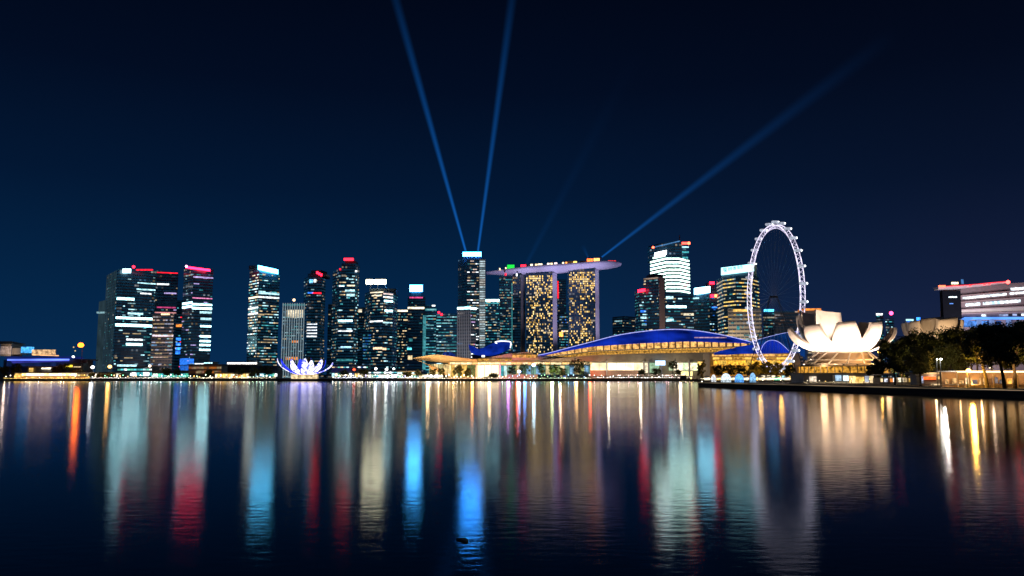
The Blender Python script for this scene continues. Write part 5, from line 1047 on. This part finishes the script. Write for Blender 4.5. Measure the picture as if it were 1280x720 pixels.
T = [(4, 458, 472, 14, 780, 'dark', 'dark tree at the extreme left shore'), (20, 456, 471, 17, 782, 'dark', 'dark tree left of the amber terrace'), (70, 459, 467, 11, 785, 'mid', 'olive tree behind the amber terrace by strip window'), (80, 455, 467, 14, 788, 'dark', 'dark tree between the two small left pavilions'), (98, 462, 469, 16, 776, 'mid', 'yellow-green bushy tree right of the yellow sign'), (115, 466, 472, 9, 768, 'gold', 'low golden bush below round white lamp'), (126, 466.5, 473, 12, 768, 'gold', 'low golden bush below ribbed glass annex'), (140, 467, 473, 12, 768, 'mid', 'low green bush below wide orange lamp'), (152, 467, 473, 10, 768, 'mid', 'low green bush at left foot of banded tower'), (208, 457, 471, 12, 790, 'dark', 'dark tree in front of green-lit podium'), (222, 461, 472, 9, 785, 'dark', 'small dark tree at the right of green-lit podium'), (262, 463, 472, 12, 780, 'dark', 'dark tree below brownish low building'), (300, 460, 470, 16, 790, 'dark', 'dark tree right of the golden shop row'), (318, 460, 471, 14, 784, 'mid', 'green tree below the lone broad tower'), (333, 458, 469, 17, 796, 'dark', 'broad dark tree left of glowing lotus'), (430, 463, 471, 15, 790, 'dark', 'dark tree right of glowing lotus'), (455, 462, 470, 13, 792, 'dark', 'dark tree below blue-lit block'), (509, 465, 472, 13, 780, 'mid', 'green bush left of the canopy tip'), (523, 463, 472, 11, 778, 'dark', 'dark round bush under the canopy tip'), (541, 460, 470, 9, 779, 'gold', 'golden lit tree, left of two under the canopy'), (552, 459, 470, 10, 779, 'gold', 'golden lit tree, right of two under the canopy'), (572, 457, 470, 13, 779, 'gold', 'golden lit tree in front of the mall'), (585, 461, 471, 9, 779, 'gold', 'small golden tree left of bright entrance'), (615, 468, 474, 18, 765, 'gold', 'low wide hedge tree before the bright entrance'), (640, 454, 470, 11, 776, 'dark', 'dark green tree right of the mall entrance'), (656, 455, 469, 14, 780, 'mid', 'green lit tree between two blue-white lamps'), (676, 454, 468, 13, 780, 'dark', 'dark green tree right of bluish flood lamp'), (691, 456, 470, 13, 778, 'mid', 'green tree left of the biggest dark shore tree'), (703, 459, 472, 9, 776, 'mid', 'small green tree beside the biggest dark shore tree'), (724, 451, 473, 27, 762, 'dark', 'biggest dark tree on the shore before the blue-roofed hall'), (802, 462, 471, 9, 776, 'dark', 'dark tree below the hall left of video screen'), (820, 461, 471, 13, 776, 'dark', 'dark tree directly below the video screen'), (841, 452, 461, 12, 774, 'palm', 'flat-topped tree right of the video screen'), (848, 462, 470, 8, 774, 'dark', 'small dark tree right of the video screen'), (877, 450, 474, 12, 716, 'dark', 'tall dark tree left of the golden galleries'), (897, 456, 471, 16, 700, 'mid', 'olive tree, leftmost of row before golden galleries'), (911, 455, 471, 16, 700, 'dark', 'dark tree, second in row before golden galleries'), (926, 457, 470, 13, 700, 'gold', 'golden tree, third in row before golden galleries'), (938, 458, 471, 13, 700, 'mid', 'olive tree, fourth in row before golden galleries'), (951, 457, 471, 14, 700, 'gold', 'golden tree, fifth in row before golden galleries'), (964, 460, 472, 12, 690, 'gold', 'golden tree, rightmost of row before golden galleries'), (1010, 449, 464, 13, 420, 'mid', 'grey-green tree left of the museum terraces'), (944, 454, 470, 18, 540, 'gold', 'golden tree at the left foot of the wheel'), (958, 452, 469, 17, 548, 'mid', 'olive tree before the wheel, left of its lowest cabins'), (971, 455, 470, 16, 545, 'gold', 'golden tree directly below the lowest wheel cabins'), (986, 456, 471, 14, 520, 'mid', 'olive tree at the right foot of the wheel')]
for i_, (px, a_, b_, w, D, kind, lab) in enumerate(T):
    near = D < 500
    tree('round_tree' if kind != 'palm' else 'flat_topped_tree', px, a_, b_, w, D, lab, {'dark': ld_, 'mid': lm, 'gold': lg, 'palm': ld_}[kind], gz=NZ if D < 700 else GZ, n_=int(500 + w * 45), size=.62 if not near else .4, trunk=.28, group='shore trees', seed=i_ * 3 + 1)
# big quay trees on the right
BT = [(1093, 452, 472, 22, 345, 'mid', 'small tree between museum and the big quay trees', 0), (1118, 425, 468, 36, 305, 'dark', 'leftmost big dark tree of the quay canopy', 0), (1146, 419, 467, 44, 300, 'dark', 'second big quay tree from left, lit olive inside', 0), (1150, 434, 468, 38, 268, 'mid', 'lower olive-lit tree in front of second big tree', 0), (1178, 416, 460, 46, 285, 'dark', 'big quay tree behind the twin white lamp', 0), (1188, 436, 468, 34, 255, 'mid', 'olive-lit tree between white lamp and orange lamp', 0), (1207, 412, 455, 48, 272, 'dark', 'big dark tree above the orange street lamp', 0), (1229, 418, 457, 46, 224, 'dark', 'slim leaning trunk tree in front of the long pavilion', 1.0), (1251, 408, 461, 62, 212, 'dark', 'thick dark trunk tree nearest the water at right', 0.8), (1284, 409, 455, 50, 236, 'dark', 'big tree cut by the right frame edge', 0), (1240, 408, 446, 50, 300, 'dark', 'rear dark tree filling the canopy behind the trunks', 0), (1127, 428, 470, 34, 322, 'dark', 'dark tree between leftmost big one and the kiosk', 0), (1164, 417, 456, 48, 312, 'dark', 'rear dark tree directly above the orange-fascia kiosk', 0), (1194, 413, 458, 50, 292, 'dark', 'rear dark tree between white lamp and orange lamp', 0), (1222, 410, 452, 50, 262, 'dark', 'dark tree above the gap between orange lamp and first trunk', 0), (1268, 408, 452, 46, 225, 'dark', 'dark tree between thick trunk and right frame edge', 0), (1268, 428, 464, 40, 245, 'mid', 'lower olive tree under the canopy at the right edge', 0), (1215, 430, 462, 36, 258, 'mid', 'lower olive tree lit by the orange street lamp', 0)]
for k, (px, a_, b_, w, D, kind, lab, ln) in enumerate(BT):
    tree('rain_tree', px, a_ - 2, b_, w * 1.12, D, lab, {'dark': ld_, 'mid': lm}[kind], gz=NZ, n_=int(5200 + w * 120), size=.34, trunk=.42 if D < 230 else .3, group='big quay trees', lean=ln, seed=200 + k)

# quay railing posts
m = MB(); pa, pb = Vector((94.2, 399, NZ)), Vector((132.0, 203, NZ)); n_ = 70
rl = thing('quay_railing', (pa.lerp(pb, .5)), 'thin dark railing along the right-hand quay edge', 'railing')
for k in range(n_ + 1):
    p = pa.lerp(pb, k / n_); m.tube(p + Vector((0, 0, .2)), p + Vector((0, 0, 1.1)), .04, n=4)
m.build('railing_posts', M_['dark'], rl); MB().tube(pa + Vector((0, 0, 1.1)), pb + Vector((0, 0, 1.1)), .04, n=5).build('handrail', M_['steel'], rl)

# floating driftwood in the foreground
c = at(580, 669, 30.0); c.z = 0
dw = MB(); pts = [(-.22, .10, .0), (-.02, -.02, .02), (.12, -.14, .0), (.19, -.06, .0), (.07, .10, .02), (-.05, .10, .01)]
D0 = CAMZ / math.tan(math.atan((669 - 468) / FPX)); cx_ = (580 - 640) / FPX * D0 * 1.0
i0 = len(dw.v)
dw.prism([(cx_ + x * 1.1, D0 + y * 2.2) for x, y, z in pts], -.04, .06)
tag(dw.build('driftwood', pbr('wet_wood', (.02, .016, .012), .6)), 'small dark piece of driftwood on the blue reflection in the foreground', 'driftwood')

# ------------------------------------------------------------------ searchlights
def beam(px0, py0, D, px1, py1, w0, w1, st, fall, label, head=True, sharp=1.0):
    a = at(px0, py0, D); b = at(px1, py1, D); ln = (b - a).length; r0 = w0 / FPX * D / 2; r1 = w1 / FPX * D / 2
    t = thing('searchlight', (a.x, a.y, a.z - 1.5), label, 'searchlight')
    MB().tube(a - (b - a).normalized() * 1.4, a, .8, 1.1, 10).build('lamp_housing', M_['dark'], t); MB().tube(a - Vector((0, 0, 2.4)), a - (b - a).normalized() * .8, .25).build('stand', M_['dark'], t)
    m, n, l = new_mat('beam_light'); o = n.new('ShaderNodeOutputMaterial'); e = n.new('ShaderNodeEmission'); e.inputs[0].default_value = (.012, .24, 1.0, 1)
    tc_ = n.new('ShaderNodeTexCoord'); sp = n.new('ShaderNodeSeparateXYZ'); l.new(tc_.outputs['Object'], sp.inputs[0])
    def M(op, x, y=None):
        q = n.new('ShaderNodeMath'); q.operation = op
        for i_, v in enumerate((x, y)):
            if v is None: continue
            if isinstance(v, (int, float)): q.inputs[i_].default_value = v
            else: l.new(v, q.inputs[i_])
        return q.outputs[0]
    rad = M('SQRT', M('ADD', M('MULTIPLY', sp.outputs[0], sp.outputs[0]), M('MULTIPLY', sp.outputs[1], sp.outputs[1])))
    Rz = M('ADD', r0, M('MULTIPLY', sp.outputs[2], (r1 - r0) / ln))
    core = M('POWER', M('MAXIMUM', M('SUBTRACT', 1.0, M('DIVIDE', rad, Rz)), 0.0), 1.2)
    axial = M('POWER', M('DIVIDE', r0, Rz), .9)
    # radiance = integral over chord ~ Rz ; keep radiance ~ (r0/Rz)^k * exp
    dens = M('DIVIDE', M('MULTIPLY', M('MULTIPLY', core, axial), M('MULTIPLY', M('EXPONENT', M('MULTIPLY', sp.outputs[2], -1.0 / fall)), st)), Rz)
    fade = M('MAXIMUM', M('SUBTRACT', 1.0, M('POWER', M('DIVIDE', sp.outputs[2], ln), 3.0)), 0.0)
    l.new(M('MULTIPLY', dens, fade), e.inputs[1]); l.new(e.outputs[0], o.inputs['Volume']); m.cycles.volume_step_rate = .08
    mb = MB().tube((0, 0, 0), (0, 0, ln), r0, r1, 24); me = bpy.data.meshes.new('light_beam'); me.from_pydata([v for v in mb.v], [], mb.f); me.materials.append(m); me.update()
    o = bpy.data.objects.new('light_beam', me); COL.objects.link(o); o.parent = t; o.location = a - ORI[t.name]; o.rotation_euler = (b - a).to_track_quat('Z', 'Y').to_euler()
    o.visible_shadow = True
beam(582, 313.5, 1127, 478, -60, 4.0, 19, .50, 800, 'searchlight on tallest signed tower throwing its beam up to the left')
beam(597.5, 313.5, 1127, 648, -60, 4.0, 19, .44, 800, 'searchlight on tallest signed tower throwing its beam straighter up, right one')
beam(752, 321.5, 1002, 1120, 40, 3.2, 34, .38, 400, 'searchlight on sky deck throwing a long beam up to the right')
beam(658, 330, 1003, 800, 60, 7, 36, .030, 260, 'faint searchlight rising from the left part of sky deck')
beam(735, 321.5, 1003, 728, 306, 3, 10, .10, 40, 'short faint searchlight over the orange deck pavilion')
# ------------------------------------------------------------------ added fill spots, then hall and garden lamps
for px in (640, 676, 706, 732, 757): light(hotel, 'SPOT', at(px, 372, HD - 55), at(px, 337, HD + 10), (.62, .57, 1), 95000, 2, 60, .9, name='deck_flood')  # unseen spots added in mid-air for the deck's lilac light
for px in (694, 748): light(hotel, 'SPOT', at(px + 45, 430, HD - 60), at(px, 388, HD + 6), (.72, .64, 1), 170000, 2, 62, .8, name='wall_flood')  # unseen spots added to light the end walls
light(bpy_root, 'SPOT', at(560, 470, 960), at(583, 420, 1052), (.85, .85, 1), 150000, 2, 60, .9, name='wall_flood')  # spot without a fixture, added to pale the finned block
for px, c_ in ((522, (1, .62, .28)), (535, (1, .62, .28)), (550, (1, .62, .28)), (568, (1, .6, .25)), (590, (1, .32, .05)), (612, (1, .62, .3)), (636, (.75, .25, 1)), (647, (1, .10, .06)), (690, (1, .5, .2)), (720, (1, .55, .2)), (737, (1, .10, .03))): light(mall, 'POINT', at(px, 466, 783), None, c_, 10000, 1.6, name='facade_lamp')
for px in (700, 760, 800, 850, 900): light(hall, 'POINT', at(px, 459, 782), None, (1, .82, .55), 7000, 1, name='facade_lamp')
for px in (905, 930, 955, 978): light(eh, 'POINT', at(px, 464, 709), None, (1, .42, .05), 9000, 2, name='garden_lamp')
for px, c_ in ((656, (.10, .35, 1)), (690, (.6, 1, .5))): light(mall, 'POINT', at(px, 466, 768), None, c_, 5000, 1.5, name='garden_lamp')
light(lb, 'POINT', at(8, 440, 862), None, (1, .75, .6), 2500, 1, name='facade_lamp')

# ------------------------------------------------------------------ unseen fill spots added for the facades
def flood(prefix, idx, px, py0, D, tpx, tpy, Dt, col, e, spot=55):
    rt_ = [o for o in bpy.data.objects if o.type == 'EMPTY' and o.get('label', '').startswith(prefix)][idx]
    light(rt_, 'SPOT', at(px, py0, D), at(tpx, tpy, Dt), col, e, 3, spot, .9, name='facade_flood')  # generic spot, no fixture there, added to brighten the wall
flood('beige gridded', 0, 203, 466, 1060, 203, 425, 1120, (1, .75, .65), 90000, 80)
flood('dark stepped tower with a brown', 0, 829, 440, 1010, 828, 385, 1070, (1, .75, .65), 60000, 60)
flood('grey lower block', 0, 932, 440, 950, 932, 408, 1020, (1, .85, .7), 60000, 90)
flood('broad curved tower', 0, 925, 440, 985, 925, 375, 1065, (1, .8, .5), 110000, 90)
flood('tallest dark tower', 0, 612, 440, 1040, 603, 370, 1128, (.8, .9, 1), 130000, 60)
flood('small beige roof block', 0, 1020, 440, 600, 1018, 390, 640, (1, .7, .4), 9000, 60)
# strings of small lamps along the water's edge
def lamp_string(label, px0, px1, py, D, col, st, step=2.2, gz=GZ, r_=.26, sag=.5):
    a_, b_ = at(px0, py, D), at(px1, py, D); m = MB(); n_ = max(4, int((px1 - px0) / step)); c_ = MB()
    t = thing('light_string', (a_.lerp(b_, .5).x, D, gz), label, 'string lights')
    pts = [a_.lerp(b_, k / n_) - Vector((0, 0, sag * math.sin(k * 1.1) ** 2)) for k in range(n_ + 1)]
    m.path(pts, .06, 4)
    for p in pts:
        if rnd.random() < .82: m.ball(p, r_ * rnd.uniform(.6, 1.4), 1, 6, 4)
    m.build('bulbs', em(col, st, .8, .12), t)
    for k in (0, n_ // 3, 2 * n_ // 3, n_): c_.tube((pts[k].x, D, gz), pts[k], .08, n=5)
    c_.build('string_posts', M_['dark'], t)
for a_ in (('amber string lights on the shore below the blue-roofed left building', 5, 111, 472.6, 752, GOLD, 3), ('pale string lights on the shore below the left tower cluster', 113, 232, 472, 752, (1, .9, .8), 3.4), ('green string lights under the green-lit podium', 190, 236, 469.5, 758, (.4, 1, .7), 3), ('cream string lights on the shore left of glowing lotus', 236, 344, 472, 752, CREAM, 3), ('white string lights between glowing lotus and pointed canopy', 417, 518, 471.8, 752, (.9, .92, 1), 4), ('second cream string lights above the white ones near the canopy', 420, 505, 468.6, 760, CREAM, 4), ('cream string lights along the water before the mall', 520, 640, 472.4, 752, CREAM, 3), ('greenish string lights under the trees before the mall', 640, 740, 472.4, 752, (.8, 1, .6), 2.6), ('white string lights in front of the long blue-roofed hall', 741, 866, 471.5, 752, (1, .95, .85), 3.2), ('pinkish string lights nearer the hall wall', 770, 860, 468.5, 760, (1, .75, .6), 2.2)):
    lamp_string(*a_)
lamp_string('cream string lights over the stalls by the dome tents', 876, 1000, 473, 409, CREAM, 3, 1.6, NZ, .13, .3)
lamp_string('amber string lights before the museum base', 1004, 1096, 477.5, 358, (1, .75, .4), 2, 2.4, NZ, .10, .2)

for px in (524, 545, 570): light(mall, 'SPOT', at(px, 474, 754), at(px + 2, 449, 796), (1, .70, .38), 42000, 2, 70, .9, name='canopy_flood')  # unseen spots added on the promenade to brighten the canopy

for (px, D_, col_), ul in zip(((1122, 318, (1, .62, .25)), (1150, 282, (1, .72, .3)), (1166, 292, (1, .66, .3)), (1192, 262, (1, .6, .2)), (1216, 250, (1, .55, .16)), (1256, 222, (1, .55, .2))), ('leftmost, before the open cafe', 'left of the twin white street lamp', 'beside the orange-fascia kiosk', 'between twin white lamp and orange lamp', 'right of the orange street lamp', 'rightmost, by the thick dark trunk')):
    g_ = at(px, 478, D_); t = thing('garden_uplight', (g_.x, D_, NZ), 'small uplight under the quay trees, ' + ul, 'uplight', 'tree uplights')
    MB().box(g_.x - .2, g_.x + .2, D_ - .15, D_ + .15, NZ, NZ + .35).build('housing', M_['dark'], t)
    light(t, 'SPOT', (g_.x, D_, NZ + .5), (g_.x + 1, D_ + 1.5, NZ + 12), col_, 15000, .4, 130, .8, name='uplight_bulb')  # added light, no lamp known here, lifts the dark crowns from below

for px, D_ in ((950, 528), (975, 526)): light(wr, 'POINT', at(px, 466, D_), None, (1, .50, .08), 4500, 1.5, name='garden_lamp')
tag(edge_strip([(93, 400), (131, 202)], -.74, NZ - .12, NZ + .02).build('edge_light_strip', em((1, .72, .42), .30, .8, .05)), 'thin dim warm light strip set under the coping of the right-hand quay', 'light strip')  # glow added in place of a lit coping, no lamp there
